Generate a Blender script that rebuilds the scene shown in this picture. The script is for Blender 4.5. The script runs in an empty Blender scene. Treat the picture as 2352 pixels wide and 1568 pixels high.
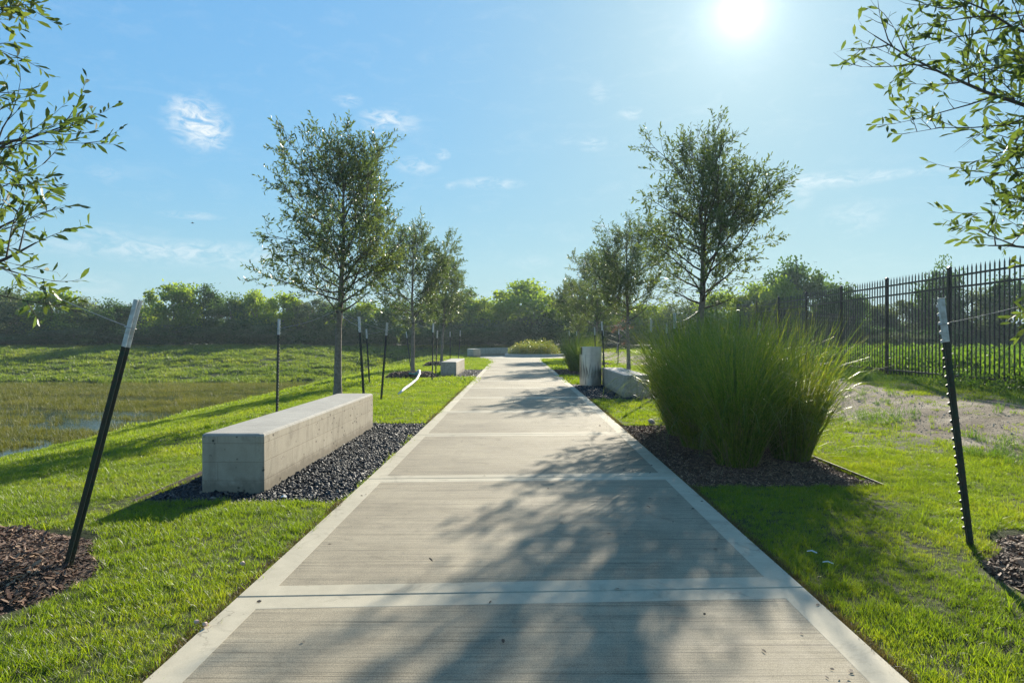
import bpy, math, random
import numpy as np
from mathutils import Vector, Matrix, Quaternion

scene = bpy.context.scene
COL = scene.collection
R = math.radians
rng = np.random.default_rng(7)
random.seed(7)

# ------------------------------------------------------------------ camera
F = 1568.0            # focal length in units of a 2352 px wide picture (24 mm on 36 mm)
CAMH = 1.25
cam_d = bpy.data.cameras.new("camera"); cam = bpy.data.objects.new("camera", cam_d); COL.objects.link(cam)
cam_d.sensor_width = 36; cam_d.lens = 24.0
cam_d.clip_start = 0.05; cam_d.clip_end = 3000
cam.location = (0, 0, CAMH); cam.rotation_euler = (R(90 - 0.26), 0, 0)
scene.camera = cam

def W(px, py, z=0.0):
    """ground point seen at a pixel of the photograph (2352 wide) at height z"""
    Y = F * (CAMH - z) / (py - 777.0)
    return ((px - 1176.0) / F * Y, Y, z)

# ------------------------------------------------------------------ light
SUN = Vector((524, 1568, 745)).normalized()
SUN_EL = math.asin(SUN.z); SUN_AZ = math.atan2(SUN.x, SUN.y)
sl = bpy.data.lights.new("sun", 'SUN'); sun = bpy.data.objects.new("sun", sl); COL.objects.link(sun)
sl.energy = 4.3; sl.angle = R(0.53); sl.color = (1.0, 0.92, 0.76)
sun.rotation_euler = SUN.to_track_quat('Z', 'Y').to_euler()
sun.location = SUN * 100
SKY_STRENGTH = 0.15
SKY_SOFT = 0.8; SKY_GAIN = 1.26; SKY_TINT = (.76, 1.17, 1.20)
scene.view_settings.view_transform = 'Standard'
scene.view_settings.look = 'None'
scene.view_settings.gamma = 1.0
scene.view_settings.use_curve_mapping = False
scene.view_settings.exposure = 1.3
scene.cycles.max_bounces = 8
scene.cycles.diffuse_bounces = 4
scene.cycles.transmission_bounces = 4
scene.cycles.glossy_bounces = 3
scene.cycles.transparent_max_bounces = 8
scene.cycles.sample_clamp_indirect = 6
scene.cycles.use_adaptive_sampling = True
scene.cycles.use_denoising = True
scene.cycles.denoising_prefilter = 'NONE'
scene.cycles.denoising_input_passes = 'RGB_ALBEDO_NORMAL'

# ------------------------------------------------------------------ node helpers
class NT:
    def __init__(s, tree):
        s.t = tree; s.n = tree.nodes; s.l = tree.links
    def add(s, typ, **kw):
        n = s.n.new(typ)
        for k, v in kw.items():
            if k == 'ins':
                for a, b in v.items():
                    if hasattr(b, 'bl_idname') or isinstance(b, bpy.types.NodeSocket): s.l.new(b, n.inputs[a])
                    else: n.inputs[a].default_value = b
            else: setattr(n, k, v)
        return n
    def math(s, op, a, b=0.0, c=None, clamp=False):
        n = s.add('ShaderNodeMath', operation=op); n.use_clamp = clamp
        for i, v in enumerate((a, b) if c is None else (a, b, c)):
            if isinstance(v, bpy.types.NodeSocket): s.l.new(v, n.inputs[i])
            else: n.inputs[i].default_value = v
        return n.outputs[0]
    def vmath(s, op, a, b=(0, 0, 0), out=0):
        n = s.add('ShaderNodeVectorMath', operation=op)
        for i, v in enumerate((a, b)):
            if isinstance(v, bpy.types.NodeSocket): s.l.new(v, n.inputs[i])
            else: n.inputs[i].default_value = v
        return n.outputs[out]
    def noise(s, vec, scale, detail=4, rough=.55, dist=0.0, out='Fac'):
        n = s.add('ShaderNodeTexNoise')
        n.inputs['Scale'].default_value = scale; n.inputs['Detail'].default_value = detail
        n.inputs['Roughness'].default_value = rough; n.inputs['Distortion'].default_value = dist
        if vec is not None: s.l.new(vec, n.inputs['Vector'])
        return n.outputs[out]
    def ramp(s, fac, stops, interp='LINEAR'):
        n = s.add('ShaderNodeValToRGB'); s.l.new(fac, n.inputs[0]); cr = n.color_ramp; cr.interpolation = interp
        while len(cr.elements) < len(stops): cr.elements.new(0.5)
        for e, (p, c) in zip(cr.elements, stops):
            e.position = p; e.color = (*c, 1) if len(c) == 3 else c
        return n.outputs[0]
    def mix(s, fac, a, b, mode='MIX'):
        n = s.add('ShaderNodeMix', data_type='RGBA', blend_type=mode)
        for k, v in ((0, fac), (6, a), (7, b)):
            if isinstance(v, bpy.types.NodeSocket): s.l.new(v, n.inputs[k])
            else: n.inputs[k].default_value = (*v, 1) if isinstance(v, tuple) and len(v) == 3 else v
        return n.outputs[2]
    def scalevec(s, vec, sc):
        return s.vmath('MULTIPLY', vec, sc)

def newmat(name):
    m = bpy.data.materials.new(name); m.use_nodes = True
    t = NT(m.node_tree); m.node_tree.nodes.clear()
    out = t.add('ShaderNodeOutputMaterial')
    return m, t, out

def mat_plain(name, col, rough=.6, metal=0.0, col2=None, nscale=8.0, bump=0.0, bscale=60.0, spec=.5):
    m, t, out = newmat(name)
    p = t.add('ShaderNodeBsdfPrincipled'); t.l.new(p.outputs[0], out.inputs[0])
    p.inputs['Roughness'].default_value = rough; p.inputs['Metallic'].default_value = metal
    p.inputs['Specular IOR Level'].default_value = spec
    tc = t.add('ShaderNodeTexCoord').outputs['Object']
    c2 = col2 if col2 else tuple(c * .75 for c in col)
    c = t.mix(t.ramp(t.noise(tc, nscale), [(.35, (0, 0, 0)), (.65, (1, 1, 1))]), col, c2)
    t.l.new(c, p.inputs['Base Color'])
    if bump:
        b = t.add('ShaderNodeBump', ins={'Strength': bump, 'Distance': .01, 'Height': t.noise(tc, bscale)})
        t.l.new(b.outputs[0], p.inputs['Normal'])
    return m

def mat_leaf(name, cols, trans, tmix=.5, gloss=.08, rough=.4, nscale=1.0, dry=None, dryp=.62, stretch=None):
    """two-sided leaf: diffuse + translucent + a thin gloss"""
    m, t, out = newmat(name)
    g = t.add('ShaderNodeNewGeometry').outputs['Position']
    if stretch: g = t.scalevec(g, stretch)
    n1 = t.noise(g, nscale, 3); n2 = t.noise(g, nscale * 23, 2)
    f = t.math('ADD', t.math('MULTIPLY', n1, .5), t.math('MULTIPLY', n2, .5))
    c = t.ramp(f, [(.35, cols[0]), (.5, cols[1]), (.65, cols[2])])
    tr = t.mix(1.0, c, trans, 'MULTIPLY')
    if dry:
        dn = t.noise(g, nscale * 41 + 3, 1)
        dm = t.ramp(dn, [(dryp, (0, 0, 0)), (dryp + .05, (1, 1, 1))])
        c = t.mix(dm, c, dry); tr = t.mix(dm, tr, dry)
    d = t.add('ShaderNodeBsdfDiffuse'); t.l.new(c, d.inputs[0])
    tl = t.add('ShaderNodeBsdfTranslucent'); t.l.new(tr, tl.inputs[0])
    ms = t.add('ShaderNodeMixShader'); ms.inputs[0].default_value = tmix
    t.l.new(d.outputs[0], ms.inputs[1]); t.l.new(tl.outputs[0], ms.inputs[2])
    gl = t.add('ShaderNodeBsdfGlossy'); gl.inputs['Roughness'].default_value = rough
    gl.inputs[0].default_value = (1, 1, 1, 1)
    fr = t.add('ShaderNodeLayerWeight'); fr.inputs[0].default_value = .35
    ff = t.math('ADD', t.math('MULTIPLY', fr.outputs['Fresnel'], gloss * 1.5), gloss * .35)
    m2 = t.add('ShaderNodeMixShader'); t.l.new(ff, m2.inputs[0])
    t.l.new(ms.outputs[0], m2.inputs[1]); t.l.new(gl.outputs[0], m2.inputs[2])
    t.l.new(m2.outputs[0], out.inputs[0])
    return m

# ------------------------------------------------------------------ world
world = bpy.data.worlds.new("World"); scene.world = world; world.use_nodes = True
wt = NT(world.node_tree); world.node_tree.nodes.clear()
wo = wt.add('ShaderNodeOutputWorld'); bg = wt.add('ShaderNodeBackground'); wt.l.new(bg.outputs[0], wo.inputs[0])
sky = wt.add('ShaderNodeTexSky'); sky.sky_type = 'NISHITA'; sky.sun_disc = False
sky.sun_elevation = SUN_EL; sky.sun_rotation = SUN_AZ
sky.air_density = 1.0; sky.dust_density = 0.35; sky.ozone_density = 3.0; sky.altitude = 0
bg.inputs['Strength'].default_value = SKY_STRENGTH
gen = wt.vmath('NORMALIZE', wt.add('ShaderNodeTexCoord').outputs['Generated'])
# thin clouds: small wisps, each round its own direction of the sky, plus a general faint veil
wn = wt.noise(wt.scalevec(gen, (9, 9, 26)), 2.0, 6, .62, .6)
wn2 = wt.noise(wt.scalevec(gen, (6, 6, 14)), 7.0, 6, .6, .9)
wmask = wt.ramp(wn2, [(.38, (0, 0, 0)), (.62, (1, 1, 1))])
clouds = [(455, 283, 62, 58, .75), (430, 258, 40, 30, .4), (480, 305, 40, 36, .5), (895, 281, 62, 26, .65), (870, 268, 40, 14, .3), (800, 232, 30, 14, .5), (960, 382, 46, 20, .5),
          (1018, 356, 16, 12, .5), (1125, 422, 70, 13, .6), (1036, 427, 14, 9, .35), (1360, 331, 32, 16, .5), (1376, 215, 22, 22, .35), (1300, 320, 24, 12, .25),
          (1449, 262, 28, 13, .4), (1905, 415, 120, 18, .45), (1840, 440, 26, 40, .3), (1960, 500, 60, 40, .28), (2100, 395, 140, 12, .3), (440, 495, 60, 9, .4), (340, 572, 300, 26, .34), (520, 590, 240, 34, .25),
          (240, 400, 30, 20, .2), (240, 535, 50, 12, .3), (1385, 600, 40, 12, .2), (215, 655, 60, 30, .2), (1500, 455, 12, 10, .3), (1385, 520, 14, 8, .4), (1220, 602, 50, 14, .2)]
acc = None
for (cx, cy, a, b, s) in clouds:
    c = Vector(((cx - 1176) / F, 1, (777 - cy) / F)); ln = c.length; c.normalize()
    v = wt.vmath('SUBTRACT', gen, tuple(c))
    v = wt.scalevec(v, (F * ln / a * .9, F * ln / (a * 2.0) * .9, F * ln / b * .9))
    L = wt.vmath('LENGTH', v, out=1)
    g = wt.math('MULTIPLY', wt.math('SUBTRACT', 1.15, L, clamp=True), s)
    acc = g if acc is None else wt.math('ADD', acc, g)
cl = wt.math('MULTIPLY', acc, wmask)
veil = wt.math('MULTIPLY', wt.ramp(wn, [(.52, (0, 0, 0)), (.8, (1, 1, 1))]), .10)
cl = wt.math('MINIMUM', wt.math('ADD', cl, veil), 1.0)
lum = wt.vmath('DOT_PRODUCT', sky.outputs[0], (.2, .7, .1), out=1)
soft = wt.math('DIVIDE', 1.0, wt.math('ADD', 1.0, wt.math('MULTIPLY', lum, SKY_SOFT)))
sv = wt.add('ShaderNodeVectorMath', operation='SCALE'); wt.l.new(sky.outputs[0], sv.inputs[0]); wt.l.new(wt.math('MULTIPLY', soft, SKY_GAIN), sv.inputs['Scale'])
skycol = wt.vmath('MULTIPLY', sv.outputs[0], SKY_TINT)
sz = wt.add('ShaderNodeSeparateXYZ'); wt.l.new(gen, sz.inputs[0])
hz = wt.math('MULTIPLY', wt.math('EXPONENT', wt.math('MULTIPLY', wt.math('ABSOLUTE', sz.outputs[2]), -9.0)), .8)
skycol = wt.mix(hz, skycol, (1.58, 2.10, 2.62))
cc = wt.mix(cl, skycol, (2.4, 2.6, 2.7))
# the sun's aureole, centred on the sun itself
dt = wt.vmath('DOT_PRODUCT', gen, tuple(SUN), out=1)
ang = wt.math('ARCCOSINE', wt.math('MINIMUM', dt, 0.999999))
g1 = wt.math('MULTIPLY', wt.math('EXPONENT', wt.math('MULTIPLY', wt.math('DIVIDE', ang, R(1.1)), -1)), 3.2)
g2 = wt.math('MULTIPLY', wt.math('EXPONENT', wt.math('MULTIPLY', wt.math('DIVIDE', ang, R(8.0)), -1)), 1.0)
gl = wt.math('ADD', g1, g2)
glc = wt.mix(1.0, wt.vmath('SCALE', (1.0, 1.0, 1.0)), (1, 1, 1))
sc = wt.add('ShaderNodeVectorMath', operation='SCALE'); sc.inputs[0].default_value = (1.0, .98, .93); wt.l.new(gl, sc.inputs['Scale'])
fin = wt.vmath('ADD', cc, sc.outputs[0])
wt.l.new(fin, bg.inputs[0])

# ------------------------------------------------------------------ object helpers
def tag(o, label=None, cat=None, group=None, kind=None):
    if label: o['label'] = label
    if cat: o['category'] = cat
    if group: o['group'] = group
    if kind: o['kind'] = kind
    return o

def link(name, mesh, mat=None, parent=None):
    if mat is not None:
        for m in (mat if isinstance(mat, (list, tuple)) else [mat]): mesh.materials.append(m)
    o = bpy.data.objects.new(name, mesh); COL.objects.link(o)
    if parent is not None: o.parent = parent
    return o

def empty(name, loc=(0, 0, 0), rz=0.0):
    o = bpy.data.objects.new(name, None); COL.objects.link(o)
    o.location = loc; o.rotation_euler = (0, 0, rz); o.empty_display_size = .2
    return o

def mesh_py(name, V, Fc, smooth=False, mi=None):
    me = bpy.data.meshes.new(name); me.from_pydata([tuple(map(float, v)) for v in V], [], Fc)
    if smooth: me.polygons.foreach_set('use_smooth', [True] * len(me.polygons))
    if mi is not None: me.polygons.foreach_set('material_index', mi)
    me.update(); return me

def mesh_np(name, V, Fc, smooth=False):
    """V (n,3), Fc (m,k) same-size polygons"""
    me = bpy.data.meshes.new(name); V = np.asarray(V, np.float32); Fc = np.asarray(Fc, np.int32)
    me.vertices.add(len(V)); me.vertices.foreach_set('co', V.ravel())
    k = Fc.shape[1]; me.loops.add(Fc.size); me.loops.foreach_set('vertex_index', Fc.ravel())
    me.polygons.add(len(Fc)); me.polygons.foreach_set('loop_start', np.arange(len(Fc), dtype=np.int32) * k)
    if smooth: me.polygons.foreach_set('use_smooth', np.ones(len(Fc), bool))
    me.update(calc_edges=True); me.validate(); return me

class MB:
    """collects simple solids for ONE mesh"""
    def __init__(s): s.v = []; s.f = []; s.mi = []
    def addf(s, V, Fc, m=0):
        b = len(s.v); s.v += [tuple(map(float, v)) for v in V]; s.f += [tuple(i + b for i in f) for f in Fc]; s.mi += [m] * len(Fc); return s
    def box(s, lo, hi, m=0):
        x0, y0, z0 = lo; x1, y1, z1 = hi
        return s.addf([(x0, y0, z0), (x1, y0, z0), (x1, y1, z0), (x0, y1, z0), (x0, y0, z1), (x1, y0, z1), (x1, y1, z1), (x0, y1, z1)],
                      [(0, 3, 2, 1), (4, 5, 6, 7), (0, 1, 5, 4), (1, 2, 6, 5), (2, 3, 7, 6), (3, 0, 4, 7)], m)
    def tube(s, pts, rads, n=8, caps=True, m=0):
        pts = [Vector(p) for p in pts]
        if not isinstance(rads, (list, tuple)): rads = [rads] * len(pts)
        V = []; Fc = []; up = None
        for i, p in enumerate(pts):
            d = (pts[min(i + 1, len(pts) - 1)] - pts[max(i - 1, 0)]).normalized()
            if up is None: up = d.orthogonal().normalized()
            up = (up - d * up.dot(d)).normalized(); w = d.cross(up)
            for k in range(n):
                a = 2 * math.pi * k / n; V.append(p + (up * math.cos(a) + w * math.sin(a)) * rads[i])
        for i in range(len(pts) - 1):
            for k in range(n):
                Fc.append((i * n + k, i * n + (k + 1) % n, (i + 1) * n + (k + 1) % n, (i + 1) * n + k))
        if caps: Fc.append(tuple(range(n))[::-1]); Fc.append(tuple((len(pts) - 1) * n + k for k in range(n)))
        return s.addf(V, Fc, m)
    def build(s, name, mat, parent=None, smooth=False):
        return link(name, mesh_py(name, s.v, s.f, smooth, s.mi), mat, parent)

def sst(t):
    t = np.clip(t, 0, 1); return t * t * (3 - 2 * t)

def vnoise(x, y, seed=0):
    """cheap smooth value noise"""
    def h(i, j):
        n = (i.astype(np.int64) * 374761393 + j.astype(np.int64) * 668265263 + seed * 974711) & 0xffffffff
        n = ((n ^ (n >> 13)) * 1274126177) & 0xffffffff
        return ((n ^ (n >> 16)) & 0xffff) / 65535.0
    x = np.asarray(x, float); y = np.asarray(y, float)
    i = np.floor(x); j = np.floor(y); fx = sst(x - i); fy = sst(y - j)
    return (h(i, j) * (1 - fx) + h(i + 1, j) * fx) * (1 - fy) + (h(i, j + 1) * (1 - fx) + h(i + 1, j + 1) * fx) * fy

# ------------------------------------------------------------------ layout
HW = 1.40
def cpath(y): return 0.26 * (1 - np.exp(-np.maximum(y, 0) / 11.0))
def hwl(y): return HW + 1.0 * np.clip((np.asarray(y, float) - 36) / 7.5, 0, 1) ** 2
def hwr(y): return HW + .55 * np.clip((np.asarray(y, float) - 38) / 6, 0, 1) ** 2
PC = (1.25, 46.4); PR = 4.25          # plaza
WATER = -1.2
# beds in (u0,u1,y0,y1), u measured from the path's centre line
GRAVEL = [(-3.02, -1.40, 5.30, 10.25), (-2.75, -1.36, 22.3, 27.6), (1.38, 3.2, 14.25, 18.95)]
MULCH = [(1.42, 3.07, 5.86, 9.98), (1.42, 3.1, 23.2, 27.6)]
RINGS = [(-3.15, 3.62, .92), (3.55, 3.55, 1.0), (-3.25, 22.3, 1.0), (-3.26, 31.5, .95), (-3.35, 13.1, .0), (4.05, 32.8, .9), (3.81, 22.3, .7), (3.6, 13.1, .7), (7.0, 45.7, .8)]

def in_rect(u, y, r, e=0.0): return (u > r[0] - e) & (u < r[1] + e) & (y > r[2] - e) & (y < r[3] + e)
def on_path(u, y, e=0.0):
    a = (u > -hwl(y) - e) & (u < hwr(y) + e) & (y < 43.5)
    x = u + cpath(y)
    return a | ((x - PC[0]) ** 2 + (y - PC[1]) ** 2 < (PR + e) ** 2)

def height(x, y):
    x = np.asarray(x, float); y = np.asarray(y, float)
    d = np.hypot(np.maximum(0, -3.7 - x), np.maximum(0, y - 51.5))
    pl = -1.38 * sst(d / 8.9)
    s0 = 35.0 + 12.5 * sst((x + 14) / 9.0); ln = 55.0 - s0
    lv = -1.38 + 1.95 * sst((y - s0) / ln)
    z = np.maximum(pl, lv)
    rr = .41 * sst((x - 4.4) / 3.8)
    z = np.where(x > 0, np.maximum(z, rr), z)
    amp = .013 + .05 * sst((d - .5) / 4) + .12 * sst((y - 34) / 6) * (x < -2)
    n = vnoise(x * 2.2, y * 2.2, 1) * .6 + vnoise(x * 5.1, y * 5.1, 2) * .4 - .5
    n2 = vnoise(x * .5, y * 1.1, 5) - .5
    return z + n * amp * 1.6 + n2 * amp * 1.2 - .028

def ground(x, y):
    x = np.asarray(x, float); y = np.asarray(y, float)
    z = height(x, y); u = x - cpath(y)
    for r in GRAVEL + MULCH: z = np.where(in_rect(u, y, r), -.085, z)
    for (cx, cy, rr) in RINGS:
        if rr > 0:
            dd = np.hypot(x - cx, y - cy) / rr
            z = np.where(dd < 1.0, np.minimum(z, z - .06 * sst((1 - dd) * 6)), z)
    z = np.where(on_path(u, y), -.11, z)
    return z

def axis(bps, fine):
    out = []
    for (a, b, st) in fine: out += list(np.arange(a, b, st))
    for b in bps: out += [b - .006, b + .006]
    return np.unique(np.round(out, 4))

us = axis([-HW, HW] + [q for r in GRAVEL + MULCH for q in r[:2]],
          [(-600, -120, 60), (-120, -40, 8), (-40, -14, .9), (-14, -4.4, .3), (-4.4, 4.6, .09), (4.6, 12, .3), (12, 40, 1.2), (40, 120, 8), (120, 601, 60)])
ys = axis([q for r in GRAVEL + MULCH for q in r[2:]],
          [(-30, 0, 2), (0, 8, .09), (8, 20, .16), (20, 52, .3), (52, 70, .9), (70, 140, 6), (140, 1200, 70)])
U, Yg = np.meshgrid(us, ys); X = U + cpath(Yg)
Z = ground(X, Yg)
nx, ny = len(us), len(ys)
idx = np.arange(nx * ny).reshape(ny, nx)
Fq = np.stack([idx[:-1, :-1], idx[:-1, 1:], idx[1:, 1:], idx[1:, :-1]], -1).reshape(-1, 4)

# ground material: thatch and soil under the blades, bare dirt on the service track
m_ground, t, out = newmat("turf_soil")
P = t.add('ShaderNodeNewGeometry').outputs['Position']
p = t.add('ShaderNodeBsdfPrincipled'); t.l.new(p.outputs[0], out.inputs[0]); p.inputs['Roughness'].default_value = .9
p.inputs['Specular IOR Level'].default_value = .15
turf = t.ramp(t.math('ADD', t.math('MULTIPLY', t.noise(P, 1.3, 4), .5), t.math('MULTIPLY', t.noise(P, 40, 3), .5)),
              [(.35, (.026, .026, .011)), (.5, (.050, .062, .018)), (.65, (.095, .088, .032))])
dirt = t.ramp(t.math('ADD', t.math('MULTIPLY', t.noise(P, 1.2, 4), .6), t.math('MULTIPLY', t.noise(P, 55, 4), .4)),
              [(.38, (.065, .046, .030)), (.5, (.13, .098, .065)), (.62, (.31, .26, .19))])
sx = t.add('ShaderNodeSeparateXYZ'); t.l.new(P, sx.inputs[0])
wob = t.math('MULTIPLY', t.math('SUBTRACT', t.noise(t.scalevec(P, (1, .5, 1)), 1.1, 4), .5), 1.7)
dx = t.math('ABSOLUTE', t.math('SUBTRACT', t.math('ADD', sx.outputs[0], wob), 6.35))
tm = t.ramp(dx, [(.0, (1, 1, 1)), (.95, (1, 1, 1)), (1.0, (0, 0, 0))])
tm2 = t.ramp(t.math('DIVIDE', dx, 1.35), [(.75, (1, 1, 1)), (1.0, (0, 0, 0))])
t.l.new(t.mix(tm2, turf, dirt), p.inputs['Base Color'])
b = t.add('ShaderNodeBump', ins={'Strength': .8, 'Distance': .03, 'Height': t.noise(P, 35, 5, .7)}); t.l.new(b.outputs[0], p.inputs['Normal'])
g = link('ground', mesh_np('ground', np.stack([X.ravel(), Yg.ravel(), Z.ravel()], 1), Fq, True), m_ground)
tag(g, kind='structure')

# ------------------------------------------------------------------ water
m_water, t, out = newmat("pond_water")
p = t.add('ShaderNodeBsdfPrincipled'); t.l.new(p.outputs[0], out.inputs[0])
p.inputs['Base Color'].default_value = (.018, .022, .012, 1); p.inputs['Roughness'].default_value = .06
p.inputs['Specular IOR Level'].default_value = .6; p.inputs['IOR'].default_value = 1.33
P = t.add('ShaderNodeNewGeometry').outputs['Position']
b = t.add('ShaderNodeBump', ins={'Strength': .25, 'Distance': .02, 'Height': t.noise(t.scalevec(P, (2.5, 6, 1)), 1.6, 4)}); t.l.new(b.outputs[0], p.inputs['Normal'])
wv = MB(); wv.addf([(-160, -20, WATER), (-7, -20, WATER), (-7, 60, WATER), (-160, 60, WATER)], [(0, 1, 2, 3)])
tag(wv.build('water', m_water), kind='structure')

HAZE = 0.0006
if HAZE:
    hm, t, out = newmat('haze_air')
    pv_ = t.add('ShaderNodeVolumePrincipled'); pv_.inputs['Density'].default_value = HAZE; pv_.inputs['Anisotropy'].default_value = .35
    pv_.inputs['Color'].default_value = (.72, .90, 1, 1); t.l.new(pv_.outputs[0], out.inputs['Volume'])
    hb = MB().box((-130, -12, -3.4), (130, 120, 14)).build('haze', hm); tag(hb, kind='stuff')
# ------------------------------------------------------------------ concrete
def mat_concrete(name, c0, c1, broom=0.0, pits=0.0, boards=False, stain=.5):
    m, t, out = newmat(name)
    tc = t.add('ShaderNodeTexCoord').outputs['Object']
    P = t.add('ShaderNodeNewGeometry').outputs['Position']
    p = t.add('ShaderNodeBsdfPrincipled'); t.l.new(p.outputs[0], out.inputs[0])
    p.inputs['Specular IOR Level'].default_value = .22
    big = t.noise(P, .9, 5, .6); mid = t.noise(P, 7, 5, .65, .4); fine = t.noise(P, 130, 3, .6)
    f = t.math('ADD', t.math('ADD', t.math('MULTIPLY', big, .45), t.math('MULTIPLY', mid, .35)), t.math('MULTIPLY', fine, .2))
    col = t.ramp(f, [(.36, c0), (.62, c1)])
    rough = t.ramp(mid, [(.3, (.74,) * 3), (.7, (.9,) * 3)]); t.l.new(rough, p.inputs['Roughness'])
    height = t.math('MULTIPLY', fine, .15)
    if stain:
        st = t.ramp(t.noise(P, 2.7, 6, .7, 1.2), [(.55, (1, 1, 1)), (.72, (1 - .35 * stain,) * 3)])
        col = t.mix(1.0, col, st, 'MULTIPLY')
    if broom or name.startswith('smooth'):
        vc = t.add('ShaderNodeTexVoronoi'); vc.feature = 'DISTANCE_TO_EDGE'; vc.inputs['Scale'].default_value = .55
        t.l.new(t.vmath('ADD', P, t.vmath('SCALE', t.noise(P, 2.2, 5, .7, out='Color')) if False else t.scalevec(t.noise(P, 2.2, 5, .7, out='Color'), (.6, .6, 0))), vc.inputs['Vector'])
        ck = t.math('MULTIPLY', t.ramp(vc.outputs['Distance'], [(.0, (1,) * 3), (.0035, (0,) * 3)]), t.ramp(t.noise(P, .8, 2), [(.54, (0,) * 3), (.62, (1,) * 3)]))
        col = t.mix(t.math('MULTIPLY', ck, .55), col, (.06, .05, .04))
        sp2 = t.ramp(t.noise(P, 19, 4, .75), [(.66, (1,) * 3), (.74, (.6,) * 3)])
        col = t.mix(1.0, col, sp2, 'MULTIPLY')
    if broom:
        wv1 = t.noise(t.scalevec(P, (1.1, 150, 1)), 1.0, 2, .6)
        wv2 = t.noise(t.scalevec(P, (.7, 34, 1)), 1.0, 4, .7)
        speck = t.noise(P, 260, 2, .5)
        lines = t.ramp(t.math('ADD', t.math('MULTIPLY', wv1, .5), t.math('MULTIPLY', wv2, .5)), [(.36, (.42,) * 3), (.47, (.93,) * 3), (.66, (1.15,) * 3)])
        col = t.mix(broom, col, t.mix(1.0, col, lines, 'MULTIPLY'))
        sp = t.ramp(speck, [(.36, (.66,) * 3), (.58, (1.12,) * 3)])
        col = t.mix(broom, col, t.mix(1.0, col, sp, 'MULTIPLY'))
        height = t.math('ADD', height, t.math('MULTIPLY', wv1, .9)); height = t.math('ADD', height, t.math('MULTIPLY', wv2, .9))
    if pits:
        vo = t.add('ShaderNodeTexVoronoi'); vo.inputs['Scale'].default_value = 17; t.l.new(t.scalevec(P, (1, .55, 1)), vo.inputs['Vector'])
        dens = t.ramp(t.noise(P, 3.2, 4, .7), [(.44, (0,) * 3), (.52, (1,) * 3)])
        hole = t.math('MULTIPLY', t.ramp(vo.outputs['Distance'], [(.13, (1,) * 3), (.24, (0,) * 3)]), dens)
        col = t.mix(t.math('MULTIPLY', hole, pits), col, (.06, .05, .04))
        height = t.math('SUBTRACT', height, hole)
    if boards:
        # board-formed faces: thin fins of cement where the planks of the formwork met, and their grain
        sp_ = t.add('ShaderNodeSeparateXYZ'); t.l.new(tc, sp_.inputs[0])
        cb = t.add('ShaderNodeCombineXYZ'); t.l.new(t.math('ADD', sp_.outputs[1], sp_.outputs[0]), cb.inputs[0]); t.l.new(sp_.outputs[2], cb.inputs[1])
        br = t.add('ShaderNodeTexBrick'); t.l.new(cb.outputs[0], br.inputs['Vector'])
        br.inputs['Scale'].default_value = 1; br.inputs['Mortar Size'].default_value = .0022; br.inputs['Brick Width'].default_value = 1.1; br.inputs['Row Height'].default_value = .155
        br.inputs['Mortar Smooth'].default_value = .3; br.inputs['Color1'].default_value = (1, 1, 1, 1); br.inputs['Color2'].default_value = (.93, .93, .93, 1); br.inputs['Mortar'].default_value = (.55, .53, .5, 1)
        col = t.mix(.8, col, t.mix(1.0, col, br.outputs['Color'], 'MULTIPLY'))
        # soil splashed up the foot of the block
        sn = t.math('SUBTRACT', sp_.outputs[2], t.math('MULTIPLY', t.noise(P, 9, 5, .7), .22))
        col = t.mix(t.math('MULTIPLY', t.ramp(sn, [(.0, (1,) * 3), (.075, (0,) * 3)]), .55), col, (.13, .10, .065))
        run = t.ramp(t.noise(t.scalevec(tc, (7, 7, .8)), 1.0, 4, .7), [(.52, (1,) * 3), (.70, (.72,) * 3)])
        col = t.mix(1.0, col, run, 'MULTIPLY')
        gr = t.noise(t.scalevec(tc, (2.5, 2.5, 170)), 1.0, 3, .6)
        height = t.math('ADD', height, t.math('MULTIPLY', gr, .35)); height = t.math('SUBTRACT', height, t.math('MULTIPLY', br.outputs['Fac'], .8))
    oi = t.add('ShaderNodeObjectInfo').outputs['Random']
    tone = t.math('ADD', .9, t.math('MULTIPLY', oi, .18)); tv = t.add('ShaderNodeCombineXYZ')
    for q in range(3): t.l.new(tone, tv.inputs[q])
    col = t.mix(1.0, col, tv.outputs[0], 'MULTIPLY')
    t.l.new(col, p.inputs['Base Color'])
    b = t.add('ShaderNodeBump', ins={'Strength': .55, 'Distance': .004, 'Height': height}); t.l.new(b.outputs[0], p.inputs['Normal'])
    return m
m_border = mat_concrete('smooth_concrete', (.315, .278, .205), (.475, .42, .315), stain=1.2)
m_broom = mat_concrete('broomed_concrete', (.205, .172, .120), (.36, .306, .216), broom=1.0, stain=.8)
m_wall = mat_concrete('board_formed_concrete', (.345, .295, .222), (.50, .437, .335), pits=.9, boards=True, stain=1.0)
m_top = mat_concrete('trowelled_concrete', (.29, .27, .235), (.42, .395, .345), broom=.5, stain=.5)
m_curb = mat_concrete('curb_concrete', (.34, .33, .30), (.46, .45, .41), stain=.4)

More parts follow.
